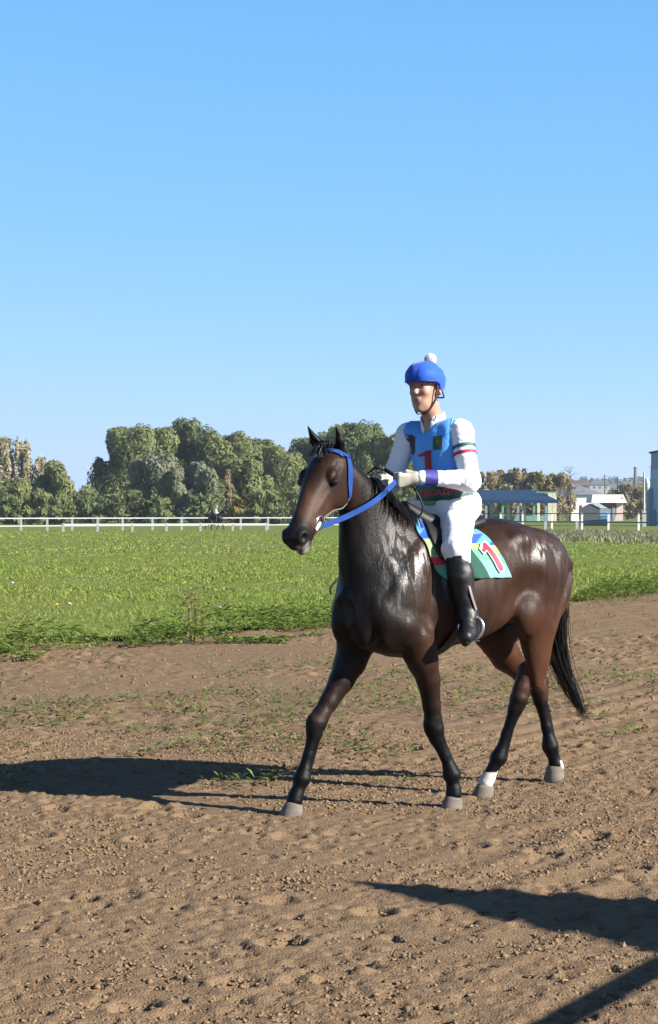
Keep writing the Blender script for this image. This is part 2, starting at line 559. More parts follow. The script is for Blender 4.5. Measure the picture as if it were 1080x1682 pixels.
def scatter_crumbs(n, y0, y1, r0, r1, seed, pw):
    # angular crumbs of broken earth
    r_ = np.random.default_rng(seed)
    y = np.sqrt(y0 ** 2 + (y1 ** 2 - y0 ** 2) * r_.random(n)); x = (r_.random(n) * 2 - 1) * (.2 * y + .35)
    k = fbm(np.stack([x, y], -1) * 1.5, 3, 55) + .35 * fbm(np.stack([x, y], -1) * 7, 2, 56)
    ok = (sdist(x, y) < 0) & (r_.random(n) < np.clip(.55 + .9 * k, .12, 1))
    x, y = x[ok], y[ok]; n = len(x)
    R = r0 + (r1 - r0) * r_.random(n) ** pw
    P = octa[None] * (.5 + .9 * r_.random((n, 6, 1))) + .35 * r_.normal(size=(n, 6, 3))
    P = P * R[:, None, None] * np.array([1.15, 1.15, .8])
    P = P + np.stack([x, y, soil_h(x, y) + R * .05], -1)[:, None]
    cc = np.array([.200, .136, .082]) * (.82 + .26 * r_.random((n, 1)))
    return P.reshape(-1, 3), (ocf[None] + 6 * np.arange(n)[:, None, None]).reshape(-1, 3), np.repeat(cc, 6, 0)
vc, fc, cc_ = scatter_crumbs(82000, 5.0, 13.5, .003, .0115, 61, 3.4)
vd, fd, cd_ = scatter_crumbs(20000, 13.2, 30, .005, .018, 62, 3.6)
tag(mk('earth_crumbs', np.vstack([vc, vd]), np.vstack([fc, fd + len(vc)]), M_clod, colors=np.vstack([cc_, cd_])),
    'fine angular crumbs of broken dry earth covering the track', 'soil', kind='stuff')
# infield
xs = []
g = MB()
st = 2.0
X, Y, Fg = grid(-70, 110, 8, 330, st)
S_ = sdist(X, Y)
H = -.03 + .05 * np.clip(S_ / 1.5, 0, 1) + .05 * fbm(np.stack([X, Y], -1) * .06, 3, 70)
kq = (S_.ravel()[Fg] > .25).all(1)
tag(mk('infield', np.stack([X, Y, H], -1).reshape(-1, 3), Fg[kq], M_field, smooth=True), kind='structure')

# ---------------------------------------------------------------- grass
M_grass = mat('grass_blades', attr='tint', rough=.6, spec=.25, trans=.35)
def blades(x, y, z, hgt, wid, bend, tint, r_, lean=.5):
    n = len(x)
    a = r_.random(n) * 6.283
    dx, dy = np.cos(a), np.sin(a)
    b = r_.random(n) * 6.283
    lx, ly = np.cos(b) * bend * hgt, np.sin(b) * bend * hgt
    p = np.zeros((n, 5, 3))
    for k, (s_, t_, f_) in enumerate(((-1, 0, 0), (1, 0, 0), (.75, .55, .35), (-.75, .55, .35), (0, 1, 1))):
        p[:, k, 0] = x + dx * wid * .5 * s_ + lx * f_
        p[:, k, 1] = y + dy * wid * .5 * s_ + ly * f_
        p[:, k, 2] = z + hgt * t_ * (1 - .25 * f_)
    i = 5 * np.arange(n)[:, None]
    tri = np.concatenate([i + np.array([[0, 1, 2]]), i + np.array([[0, 2, 3]]), i + np.array([[3, 2, 4]])])
    return p.reshape(-1, 3), tri, np.repeat(tint, 5, 0)

def field_z(x, y): return -.03 + .05 * np.clip(sdist(x, y) / 1.5, 0, 1) + .05 * fbm(np.stack([x, y], -1) * .06, 3, 70)
def grass_tint(x, y, r_, n):
    base = np.array([.212, .278, .046])
    dry = np.array([.30, .27, .085])
    dark = np.array([.115, .175, .030])
    q = np.clip(.30 + .9 * fbm(np.stack([x * .22, y * .10], -1), 3, 81), 0, 1)[:, None]
    t = base * (1 - q * .55) + dry * q * .55
    t = t * (.72 + .56 * r_.random((n, 1)))
    dk = r_.random(n) < .18
    t[dk] = dark * (.8 + .5 * r_.random((dk.sum(), 1)))
    return t
def wedge(n, y0, y1, r_, half=.205, pw=1.0):
    y = y0 + (y1 - y0) * r_.random(n) ** pw
    x = (r_.random(n) * 2 - 1) * (half * y + 1.2)
    return x, y
parts = []
for (n, y0, y1, h0, h1, wd, bd) in ((50000, 17, 36, .05, .14, .012, .8), (60000, 34, 70, .05, .12, .026, .8), (38000, 66, 150, .05, .13, .065, .7)):
    r_ = np.random.default_rng(int(n + y0))
    x, y = wedge(n, y0, y1, r_)
    s_ = sdist(x, y)
    ok = s_ > .1 + .25 * vnoise(np.stack([along(x, y) * .9, s_ * 0], -1), 61)
    x, y = x[ok], y[ok]; n = len(x)
    cl = np.clip(.75 + .6 * fbm(np.stack([x, y], -1) * .35, 2, 62), .45, 1.3)
    h = (h0 + (h1 - h0) * r_.random(n) ** 2) * cl
    parts.append(blades(x, y, field_z(x, y) - .01, h, wd * (.6 + .8 * r_.random(n)), bd, grass_tint(x, y, r_, n), r_))
o = 0; FF = []
for p in parts: FF.append(p[1] + o); o += len(p[0])
tag(mk('meadow_grass', np.vstack([p[0] for p in parts]), np.vstack(FF), M_grass, colors=np.vstack([p[2] for p in parts])),
    'sunlit green meadow grass covering the infield behind the horse', 'grass', kind='stuff')

# broad-leaved weeds thickening the edge of the meadow
def leafcards(x, y, z, L_, W_, tint, r_, up=.55):
    n = len(x)
    a = r_.random(n) * 6.283; e = up * (.2 + r_.random(n))
    d = np.stack([np.cos(a) * np.cos(e), np.sin(a) * np.cos(e), np.sin(e)], 1)
    sd = np.stack([-np.sin(a), np.cos(a), .3 * (r_.random(n) - .5)], 1)
    b = np.stack([x, y, z], 1)
    p = np.stack([b, b + d * (L_ * .5)[:, None] + sd * (W_ * .5)[:, None], b + d * L_[:, None] - np.array([0, 0, 1]) * (L_ * .25)[:, None], b + d * (L_ * .5)[:, None] - sd * (W_ * .5)[:, None]], 1)
    i = 4 * np.arange(n)[:, None]
    return p.reshape(-1, 3), i + np.array([[0, 1, 2, 3]]), np.repeat(tint, 4, 0)
r_ = np.random.default_rng(90)
n = 30000
al = r_.uniform(-9, 26, n)
s_ = .05 + np.abs(r_.normal(0, 1.0, n)) - 1.1 * np.clip(fbm(np.stack([al * .8, al * 0], -1), 3, 94), 0, 1)
x = E0[0] + T2[0] * al + N2[0] * s_; y = E0[1] + T2[1] * al + N2[1] * s_
den = fbm(np.stack([al * .55, s_ * .8], -1), 3, 93)
ok = den > -.25 + .22 * s_
x, y, al, s_, den = x[ok], y[ok], al[ok], s_[ok], den[ok]; n = len(x)
top = (.10 + .30 * np.clip(den + .3, 0, 1)) * np.clip((s_ + .5) / .8, .25, 1) * np.clip(1.4 - s_ * .4, .5, 1)
z = np.maximum(field_z(x, y), -.0) + top * r_.random(n) ** .7
t = np.array([.158, .232, .044]) * (.6 + .75 * r_.random((n, 1)))
yl = r_.random(n) < .12
t[yl] = np.array([.17, .22, .05]) * (.8 + .4 * r_.random((yl.sum(), 1)))
p = leafcards(x, y, z, .07 + .10 * r_.random(n), .022 + .03 * r_.random(n), t, r_)
tag(mk('edge_weeds', p[0], p[1], M_grass, colors=p[2]), 'dark green leafy weeds growing thick along the edge of the dirt', 'weeds', kind='stuff')

# sprouts and straw scattered on the track
r_ = np.random.default_rng(95)
n = 60000
y = r_.uniform(7, 34, n); x = (r_.random(n) * 2 - 1) * (.2 * y + 1)
s_ = sdist(x, y)
den = .6 * fbm(np.stack([along(x, y) * .35, s_ * .55], -1), 2, 97) + .75 * fbm(np.stack([along(x, y) * 1.5, s_ * 2.4], -1), 2, 98) + .55 * np.exp(-((s_ + 5) / 3.2) ** 2) + .4 * np.exp(-(s_ / 1.2) ** 2)
ok = (s_ < 0) & (den > .72) & ((r_.random(n) < .8) & (y > 10.5) | (r_.random(n) < .02))
x, y = x[ok], y[ok]; n = len(x)
t = np.array([.13, .20, .04]) * (.6 + .7 * r_.random((n, 1)))
dr = r_.random(n) < .4
t[dr] = np.array([.22, .18, .09]) * (.7 + .5 * r_.random((dr.sum(), 1)))
p1 = leafcards(x, y, soil_h(x, y) + .012 + .03 * r_.random(n), .05 + .08 * r_.random(n), .010 + .014 * r_.random(n), t, r_, .7)
tag(mk('track_sprouts', p1[0], p1[1], M_grass, colors=p1[2]), 'small green sprouts and dry straw dotted over the raked earth', 'weeds', kind='stuff')

# pale tall grass strip in front of the far right fence
r_ = np.random.default_rng(99)
n = 15000
x = r_.uniform(6, 32, n); y = r_.uniform(92, 142, n)
ok = fbm(np.stack([x * .15, y * .08], -1), 2, 5) > -.3
x, y = x[ok], y[ok]; n = len(x)
t = np.array([.20, .20, .115]) * (.7 + .6 * r_.random((n, 1)))
p = blades(x, y, field_z(x, y), .15 + .38 * r_.random(n), .05 + .06 * r_.random(n), .5, t, r_)
tag(mk('dry_tall_grass', p[0], p[1], M_grass, colors=p[2]), 'pale dry seed grass strip before the right hand fence', 'grass', kind='stuff')
# ================================================================ FAR THINGS: trees, fences, buildings
def at(u, d, z=0):          # bearing of a point of the photograph (pixel column) at a real distance
    return ((u - 540) / 3000 * d, d, z)

M_bark = mat('tree_bark', (.09, .07, .05), .9, var=.3, scale=3, bump=.4, bscale=12, bdist=.05)
def foliage_mat(name, c1, c2):
    return mat(name, c1, .7, spec=.15, base2=c2, var=.22, scale=.35, trans=.4)
M_willow = foliage_mat('willow_leaves', (.172, .200, .075), (.208, .225, .098))
M_dark = foliage_mat('dark_leaves', (.138, .170, .065), (.172, .195, .085))
M_silver = foliage_mat('silver_leaves', (.235, .250, .165), (.185, .205, .120))
M_pale = foliage_mat('pale_leaves', (.430, .375, .260), (.340, .315, .190))
M_autumn = foliage_mat('autumn_leaves', (.330, .255, .135), (.260, .220, .105))
M_gold = foliage_mat('golden_leaves', (.270, .215, .050), (.200, .180, .055))
M_bluegreen = foliage_mat('distant_leaves', (.045, .060, .045), (.060, .072, .050))

def crown(seed, h, w, nl, cards, size, base=.12, droop=.5, kind='round'):
    r_ = np.random.default_rng(seed)
    lobes = []
    for i in range(nl):
        zz = base + (1 - base) * r_.random() ** .8
        if kind == 'round': env = math.sqrt(max(0, 1 - ((zz - .42) / .62) ** 2))
        else: env = .55 * (1 - .5 * abs(zz - .5))
        a = r_.random() * 6.28; q = r_.random() ** .5 * env * .78
        R = (.12 + .15 * r_.random()) * (1.15 - .45 * zz)
        lobes.append((math.cos(a) * q * w / 2, math.sin(a) * q * w / 2, min(zz, 1 - R * .8) * h, R))
    per = cards // nl
    P = []; Nn = []
    for (lx, ly, lz, R) in lobes:
        d = r_.normal(size=(per, 3)); d /= np.linalg.norm(d, axis=1)[:, None]
        q = (.45 + .62 * r_.random(per) ** .5)[:, None]
        rr = np.array([R * w * .62, R * w * .62, R * h * (.95 if kind == 'round' else 1.4)])
        p = np.array([lx, ly, lz]) + d * q * rr
        P.append(p); Nn.append(d)
    P = np.vstack(P); Nn = np.vstack(Nn)
    ok = P[:, 2] > .03 * h
    P, Nn = P[ok], Nn[ok]; n = len(P)
    nn = Nn + .32 * r_.normal(size=(n, 3)); nn /= np.linalg.norm(nn, axis=1)[:, None]
    t1 = np.cross(nn, r_.normal(size=(n, 3)) + np.array([0, 0, droop * 2])); t1 /= np.linalg.norm(t1, axis=1)[:, None]
    t2 = np.cross(nn, t1)
    s1 = size * (.5 + .7 * r_.random(n))[:, None]; s2 = s1 * (1.0 + .8 * r_.random(n))[:, None]
    V = np.stack([P - t2 * s2, P + t1 * s1 * .6, P + t2 * s2, P - t1 * s1 * .6], 1).reshape(-1, 3)
    return V, 4 * np.arange(n)[:, None] + np.array([[0, 1, 2, 3]]), lobes

def trunk_mesh(h, w, lobes, r0):
    mb = MB()
    mb.tube([(0, 0, -.1), (.05 * w, 0, h * .2), (0, .03 * w, h * .5), (0, 0, h * .8)], [r0, r0 * .75, r0 * .45, r0 * .12], 7)
    for (x, y, z, R) in lobes[:9]:
        zb = min(z * .5, h * .5)
        mb.tube([(0, 0, zb), (x * .5, y * .5, (zb + z) * .5 + .3), (x, y, z)], [r0 * .35, r0 * .22, r0 * .06], 5)
    return mb

CR = {}
def tree(name, label, cat, u, d, h, wpx, m, variant, group, kind='round', cards=5200, size=None, rz=0):
    wd = wpx / 3000 * d
    key = (variant, kind)
    if key not in CR:
        V, Fq, lobes = crown(100 + variant, 1, 1, 26 if kind == 'round' else 34, cards, .03, kind=kind, base=.10 if kind == 'round' else .05)
        CR[key] = (V, Fq, lobes)
    V, Fq, lobes = CR[key]
    root = empty(name, at(u, d, -.1), rz)
    tag(root, label, cat, group)
    # same lobes, real size
    S = np.array([wd, wd, h])
    # cards keep a natural leaf-clump size: rebuild around their centres
    Q = V.reshape(-1, 4, 3); c = Q.mean(1, keepdims=True)
    sz = (size or .38) / .03
    mk('crown', (c * S + (Q - c) * sz).reshape(-1, 3), Fq, m, root)
    trunk_mesh(h, wd, [(l[0] * wd, l[1] * wd, l[2] * h, l[3]) for l in lobes], .018 * h + .12).build('trunk', M_bark, root)
    return root

def H_(v, d): return 1.6 + (841 - v) / 3000 * d + .1
GW = 'willows beyond the white fence'
TR = [
 ('willow_tree', 'broad dark green willow at the left end of the tall willow row', 'tree', 196, 262, 706, 82, M_dark, 1),
 ('willow_tree', 'rounded willow standing second from the left in the tall row', 'tree', 240, 258, 704, 128, M_willow, 2),
 ('willow_tree', 'tallest willow rising at the middle of the tree row', 'tree', 318, 266, 692, 112, M_dark, 3),
 ('willow_tree', 'olive green willow sloping down right of the tallest tree', 'tree', 378, 262, 712, 116, M_willow, 4),
 ('willow_tree', 'lower olive willow seen just left of the horse head', 'tree', 440, 256, 736, 110, M_willow, 5),
 ('willow_tree', 'willow behind the ears of the bay horse', 'tree', 512, 268, 722, 110, M_dark, 1),
 ('willow_tree', 'willow showing between the horse ears and the jockey shoulder', 'tree', 590, 264, 698, 120, M_dark, 2),
 ('willow_tree', 'lighter willow directly behind the jockey right arm', 'tree', 640, 258, 716, 90, M_willow, 3),
 ('willow_tree', 'willow merging the second and tallest crowns of the row', 'tree', 284, 272, 706, 100, M_willow, 1),
 ('willow_tree', 'olive willow between the tallest tree and the horse head', 'tree', 412, 270, 724, 110, M_dark, 2),
 ('willow_tree', 'olive willow right at the left side of the horse face', 'tree', 474, 264, 742, 100, M_willow, 3),
 ('willow_tree', 'willow filling the gap above the horse neck', 'tree', 552, 272, 712, 100, M_willow, 4),
 ('willow_tree', 'shorter willow hidden mostly by the jockey blue vest', 'tree', 700, 270, 748, 110, M_willow, 4),
 ('silver_willow', 'small silvery willow in front of the tall row, left one', 'tree', 262, 240, 748, 84, M_silver, 4),
 ('silver_willow', 'small silvery willow below the tallest tree', 'tree', 318, 236, 762, 70, M_silver, 5),
 ('grey_green_willow', 'drooping grey green willow before the olive trees', 'tree', 395, 240, 758, 90, M_willow, 1),
 ('round_bush_tree', 'low rounded green tree standing left of the willow row', 'tree', 100, 238, 760, 92, M_willow, 3),
 ('round_bush_tree', 'low green bush tree cut by the left picture edge', 'tree', 30, 236, 790, 90, M_willow, 5),
]
for i, (nm, lb, ct, u, d, v, wpx, m, var) in enumerate(TR):
    tree(nm, lb, ct, u, d, H_(v, d), wpx * (1.35 if nm == 'round_bush_tree' else 1.5), m, var, GW, rz=i * 1.3, cards=11000, size=.28)
for i, (u, v, wpx, lb) in enumerate(((8, 730, 40, 'pale bare topped poplar cut by the left picture edge'), (38, 728, 36, 'pale bare topped poplar beside the left edge, second one'), (66, 758, 26, 'short pale poplar nearest to the rounded bush tree'))):
    tree('pale_poplar', lb, 'tree', u, 275, H_(v, 275), wpx * 1.7, M_pale, 6 + i, 'pale poplars at the left', kind='tall', cards=3000, size=.30)
tree('golden_sapling', 'slim golden sapling among the willows behind the fence', 'tree', 374, 232, H_(778, 232), 20, M_autumn, 9, None, kind='tall', cards=900, size=.25)
# low hedge of shrubs at the foot of the trees
for i, (u, v, wpx, m, lb) in enumerate((
    (20, 818, 70, M_dark, 'dark shrub at the foot of the pale poplars'), (72, 812, 60, M_willow, 'green shrub between poplars and round bush tree'),
    (150, 815, 70, M_dark, 'dark shrub in the gap left of the tall willows'), (205, 806, 80, M_dark, 'dark shrub under the leftmost willows'),
    (262, 818, 60, M_dark, 'dark shrub under the left silvery willow'), (340, 812, 70, M_dark, 'dark shrub under the tallest willow'),
    (400, 822, 54, M_gold, 'yellowing shrub behind the fence by the far rider'), (430, 806, 70, M_willow, 'green shrub left of the horse muzzle'),
    (500, 800, 80, M_dark, 'dark shrub behind the horse head'), (592, 782, 50, M_autumn, 'yellow green shrub behind the horse neck'), (640, 800, 60, M_dark, 'dark shrub behind the jockey hands'))):
    tree('shrub', lb, 'shrub', u, 224, H_(v, 224), wpx * 1.3, m, 10 + i % 3, 'shrubs under the willows', cards=1500, size=.3, rz=i)
# autumn shrubs on the right
for i, (u, v, wpx, m, lb) in enumerate((
    (800, 776, 50, M_autumn, 'tan autumn shrub just right of the jockey arm'), (838, 772, 52, M_autumn, 'tan autumn shrub above the middle of the pavilion'),
    (852, 770, 30, M_bluegreen, 'dark green treetop poking above the tan shrubs'), (884, 776, 44, M_gold, 'golden green shrub above the right end of the pavilion roof'),
    (918, 778, 44, M_autumn, 'rusty shrub left of the white house roof'), (760, 778, 50, M_autumn, 'tan autumn shrub behind the jockey back'))):
    tree('autumn_shrub', lb, 'shrub', u, 345, H_(v, 345), wpx * 1.5, m, 10 + i % 3, 'autumn shrubs behind the pavilion', cards=1500, size=.42, rz=i * 2)
for i, (u, v, wpx, lb) in enumerate(((1030, 796, 34, 'tan bush left of the white light pole'), (1052, 800, 34, 'tan bush beside the blue building'), (1008, 806, 24, 'tan bush behind the pink white shop'))):
    tree('autumn_shrub', lb, 'shrub', u, 420, H_(v, 420), wpx * 1.4, M_autumn, 10 + i % 3, 'autumn shrubs near the houses', cards=1500, size=.5, rz=i)
# bare wispy birch
def bare_tree(u, d, v, label):
    h = H_(v, d)
    root = empty('bare_birch', at(u, d, -.1)); tag(root, label, 'tree')
    mb = MB(); r_ = random.Random(4)
    mb.tube([(0, 0, 0), (.1, 0, h * .5), (0, .1, h)], [.16, .1, .03], 6)
    mb.build('trunk', M_bark, root)
    tw = MB()
    for i in range(46):
        z = h * (.45 + .5 * r_.random()); a = r_.random() * 6.28; L_ = (h - z) * .5 + 1.2
        p1 = (math.cos(a) * L_ * .5, math.sin(a) * L_ * .5, z + .7); p2 = (math.cos(a) * L_, math.sin(a) * L_, z + .9 * r_.random())
        tw.tube([(0, 0, z), p1, p2], [.03, .02, .008], 4)
    tw.build('branches', M_bark, root)
bare_tree(936, 340, 766, 'thin bare birch left above the white house roof')

# far hills with woods and houses
M_hill = mat('hill_meadow', (.10, .105, .05), .95, var=.3, scale=.02)
xs = np.linspace(-900, 1500, 90); ys = np.linspace(900, 3200, 30)
X, Y = np.meshgrid(xs, ys)
prof = np.clip((X - 90) / 110, 0, 1) ** 1.2
H = prof * 30 * np.clip((Y - 900) / 900, 0, 1) * (1 + .25 * fbm(np.stack([X, Y], -1) * .003, 3, 8)) - .2 + 3 * np.clip((Y - 900) / 900, 0, 1)
nx = len(xs)
i_ = np.arange((len(ys) - 1) * nx).reshape(len(ys) - 1, nx)[:, :-1].ravel()
hillV = np.stack([X, Y, H], -1).reshape(-1, 3)
tag(mk('hills', hillV, np.stack([i_, i_ + 1, i_ + nx + 1, i_ + nx], 1), M_hill, smooth=True), kind='structure')
r_ = np.random.default_rng(5)
n = 2600
x = r_.uniform(-700, 900, n); y = r_.uniform(950, 1900, n)
ok = fbm(np.stack([x, y], -1) * .006, 3, 12) > -.25
x, y = x[ok], y[ok]; n = len(x)
def hill_z(x, y):
    pf = np.clip((x - 90) / 110, 0, 1) ** 1.2
    k = np.clip((y - 900) / 900, 0, 1)
    return pf * 30 * k * (1 + .25 * fbm(np.stack([x, y], -1) * .003, 3, 8)) - .2 + 3 * k
hz = hill_z(x, y)
dd = r_.normal(size=(n, 40, 3)); dd /= np.linalg.norm(dd, axis=2)[..., None]; dd[..., 2] = np.abs(dd[..., 2]) * 1.2
C_ = np.stack([x, y, hz], 1)[:, None] + dd * (r_.uniform(2.2, 4.5, (n, 1, 1))) * (.6 + .4 * r_.random((n, 40, 1)))
e1 = r_.normal(size=(n, 40, 3)); e1 /= np.linalg.norm(e1, axis=2)[..., None]
e2 = np.cross(e1, dd); e2 /= np.linalg.norm(e2, axis=2)[..., None] + 1e-6
sz = r_.uniform(.6, 1.3, (n, 40, 1))
V = np.stack([C_ - e1 * sz, C_ + e2 * sz, C_ + e1 * sz, C_ - e2 * sz], 2).reshape(-1, 3)
tag(mk('distant_wood', V, 4 * np.arange(n * 40)[:, None] + np.array([[0, 1, 2, 3]]), M_bluegreen),
    'dark far off woodland covering the low hill on the horizon', 'woods', kind='stuff')

# ---------------------------------------------------------------- fences
M_wpaint = mat('white_paint', (.33, .35, .36), .5, var=.06, scale=3)
M_gpaint = mat('green_paint', (.07, .16, .13), .5, var=.1, scale=3)
M_wbright = mat('bright_white_paint', (.70, .71, .71), .5, var=.05, scale=3)
def bar(p, q, t, hh, name, m, parent):
    # rectangular bar from p to q, t thick, hh high (z given is the centre)
    p = Vector(p); q = Vector(q); d = (q - p).normalized(); s_ = Vector((0, 0, 1)).cross(d).normalized() * t / 2; u_ = Vector((0, 0, hh / 2))
    V = [a + k * s_ + l * u_ for a in (p, q) for k in (-1, 1) for l in (-1, 1)]
    return mk(name, [tuple(v) for v in V], [(0, 1, 3, 2), (4, 6, 7, 5), (0, 4, 5, 1), (2, 3, 7, 6), (0, 2, 6, 4), (1, 5, 7, 3)], m, parent)
def fence(name, label, pts, hgt, rails, mp, mr, t=.085):
    root = empty(name, (pts[0][0], pts[0][1], 0)); tag(root, label, 'fence')
    O_ = Vector((pts[0][0], pts[0][1], 0))
    for i, (x, y) in enumerate(pts):
        mb = MB()
        x_, y_ = x - O_.x, y - O_.y
        mb.box(x_ - t, x_ + t, y_ - t * .7, y_ + t * .7, -.2, hgt - .03)
        mb.box(x_ - t * 1.15, x_ + t * 1.15, y_ - t * .85, y_ + t * .85, hgt - .03, hgt)
        mb.build('post', mp, root)
    for i in range(len(pts) - 1):
        a = Vector((*pts[i], 0)) - O_; b = Vector((*pts[i + 1], 0)) - O_
        for (z, hh) in rails:
            bar(a + Vector((.0, -t * .9, z)), b + Vector((0, -t * .9, z)), .05, hh, 'rail', mr, root)
    return root
def fpts(us, d0, d1):
    us = list(us)
    return [at(u, d0 + (d1 - d0) * (u - us[0]) / (us[-1] - us[0]))[:2] for u in us]
fence('track_fence', 'long white two rail racecourse fence below the willow trees', fpts([-94, -51, -8, 34, 77, 118, 160, 201, 250, 298, 347, 395, 440, 486, 532, 578, 624, 670, 716], 146, 172), 1.16, ((1.08, .085), (.45, .08)), M_wpaint, M_wpaint)
fence('inner_fence', 'short low white fence standing before the taller racecourse fence', fpts([103, 160, 217, 273, 329, 382, 437], 143, 150), .72, ((.63, .085),), M_wpaint, M_wpaint)
fence('pasture_fence', 'green railed fence with white posts in front of the houses', fpts([790, 822, 858, 906, 955.5, 999, 1048.5, 1102, 1160], 172, 146), 1.52, ((1.46, .09), (.72, .12)), M_wbright, M_gpaint)
for u, lb in ((895.5, 'short white marker post left of the tall fence posts'), (947, 'short white marker post right beside a tall fence post')):
    mb = MB(); mb.box(-.11, .11, -.08, .08, -.1, .80); mb.box(-.13, .13, -.10, .10, .80, .84)
    tag(mb.build('marker_post', M_wpaint, loc=at(u, 150)), lb, 'post', 'marker posts')

# ---------------------------------------------------------------- pavilion
M_navy = mat('navy_roof', (.012, .038, .085), .9, spec=.1, var=.12, scale=.6)
M_cream = mat('cream_paint', (.52, .49, .37), .6, var=.08, scale=2)
M_mint = mat('mint_paint', (.12, .25, .21), .6, var=.1, scale=2)
M_lightblue = mat('light_blue_paint', (.16, .24, .32), .6, var=.08, scale=1)
D = 280.
def xx(u, d=D): return (u - 540) / 3000 * d
pv = empty('pavilion', (0, D, 0)); tag(pv, 'open pavilion with long navy blue roof and pale columns', 'pavilion')
mb = MB(); x0, x1 = xx(606), xx(896)
mb.prism([(-2.6, 3.25), (-2.6, 3.42), (3.2, 5.0), (3.2, 4.82)], 0, 1)
V = [(x0 if v[1] == 0 else x1 + (1.4 if v[0] < 0 else -1.0), v[0], v[2]) for v in mb.V]
mk('roof', V, mb.F, M_navy, pv)
mb = MB(); mb.box(x0, x1 + 1.5, -2.75, -2.62, 2.95, 3.47); mb.build('eaves_board', M_navy, pv)
mb = MB(); mb.box(x1 - 1.5, xx(914), -.2, -.02, 4.55, 4.72); mb.box(xx(912.5), xx(914.5), -.2, .0, 4.1, 4.55); mb.build('gable_beam', M_mint, pv)
for i, u in enumerate((612, 636, 660, 684, 708, 732, 756, 780, 796, 809, 823, 836, 848, 862, 874, 886, 893.5)):
    mb = MB(); m = (M_lightblue, M_wpaint, M_mint, M_cream)[i % 4]
    wd_ = (.18, .30, .16, .22)[i % 4]
    y_ = (-2.3, 1.5)[i % 2]
    mb.box(xx(u) - wd_, xx(u) + wd_, y_ - .12, y_ + .12, -.1, 3.3 if i % 2 == 0 else 4.2); mb.build('column', m, pv)
for u, z in ((901, 4.55), (904.5, 4.55), (908.5, 4.55), (912, 4.55)):
    mb = MB(); mb.box(xx(u) - .16, xx(u) + .16, -.18, -.04, -.1, z); mb.build('column', M_cream, pv)
mb = MB(); mb.box(x0, xx(914), 2.6, 2.72, -.1, 1.05); mb.build('parapet', M_mint, pv)
mb = MB()
mb.box(x0, x1, -2.3, 2.6, -.12, .12); mb.build('deck', M_cream, pv)

# ---------------------------------------------------------------- houses on the right
M_white = mat('white_plaster', (.80, .79, .76), .8, var=.05, scale=.8)
M_slate = mat('slate_roof', (.15, .175, .205), .6, var=.15, scale=.7)
M_glass = mat('dark_glass', (.03, .035, .04), .15)
M_brick = mat('red_brown_boards', (.11, .05, .04), .8, var=.2, scale=1)
M_pink = mat('pinkish_plaster', (.55, .42, .37), .8, var=.06, scale=1)
M_grey = mat('grey_boards', (.045, .052, .062), .7, var=.2, scale=.8)
M_zinc = mat('zinc_sheet', (.2, .225, .25), .5, var=.1, scale=.8)
d = 350.
h = empty('white_house', (0, d, 0)); tag(h, 'white plastered house with pale slate hip roof and chimney', 'house')
xa, xb = xx(938, d), xx(986, d)
mb = MB(); mb.box(xa, xb, 0, 7, -.1, 4.95); mb.build('wall', M_white, h)
mb = MB()
mb.add([(xa - .5, -.5, 4.95), (xb + .8, -.5, 4.95), (xb + .8, 7.5, 4.95), (xa - .5, 7.5, 4.95), (xa + .4, 3.5, 7.15), (xb - 4.2, 3.5, 7.0)], [(3, 2, 1, 0), (0, 1, 5, 4), (1, 2, 5), (2, 3, 4, 5), (3, 0, 4)])
rf = mb.build('roof', M_slate, h)
mb = MB(); mb.box(xx(948.5, d) - .25, xx(948.5, d) + .25, 1.5, 2.0, 5.6, 7.0); mb.build('chimney', M_zinc, rf)
mb = MB(); mb.box(xx(951.5, d), xx(955.5, d), -.06, .02, .2, 2.9); dr = mb.build('door', M_grey, h)
mb = MB(); mb.box(xx(942, d), xx(945, d), -.06, .02, 2.2, 3.5); mb.build('window', M_glass, h)

d = 330.
h = empty('pink_shop', (0, d, 0)); tag(h, 'pinkish white flat building with broad white fascia board', 'house')
xa, xb = xx(979, d), xx(1023, d)
mb = MB(); mb.box(xa, xb, 0, 6, -.1, 3.2); mb.build('wall', M_pink, h)
mb = MB(); mb.prism([(xa - 1.0, 3.3), (xb + .6, 3.25), (xx(1022, d), 4.75), (xa - .8, 4.75)], -.9, 6.2); mb.build('fascia', M_white, h)
mb = MB(); mb.box(xx(981, d), xx(1012, d), -.10, .02, 1.0, 3.2); mb.build('board_panel', M_brick, h)
mb = MB(); mb.box(xx(1005, d), xx(1010, d), -.16, -.11, .2, 2.6); mb.build('door', M_zinc, h)
mb = MB(); mb.add([(xx(1018, d), -.92, 4.0), (xx(1022, d), -.92, 4.0), (xx(1020, d), -.92, 4.35)], [(0, 1, 2)]); mb.build('gable_vent', M_brick, h)

d = 300.
h = empty('grey_shed', (0, d, 0)); tag(h, 'dark grey gabled shed with pale side wall before the white house', 'shed')
xa, xm, xb = xx(952, d), xx(985, d), xx(1003, d)
mb = MB(); mb.prism([(xa, -.1), (xm, -.1), (xm, 2.15), ((xa + xm) / 2, 3.0), (xa, 2.15)], 0, .3); mb.build('gable_wall', M_grey, h)
mb = MB(); mb.box(xm, xb, .1, 4, -.1, 2.1); mb.build('side_wall', M_lightblue, h)
mb = MB(); mb.add([((xa + xm) / 2, -.15, 3.1), (xm + .15, -.15, 2.2), (xb + .2, 4.2, 2.2), (xm + .4, 4.2, 3.1)], [(0, 1, 2, 3), (3, 2, 1, 0)]); mb.build('roof', M_zinc, h)
d = 290.
mb = MB(); mb.box(xx(986, d), xx(998, d), 0, 1.2, -.1, .9); mb.box(xx(985.6, d), xx(998.4, d), -.05, 1.25, .9, 1.0)
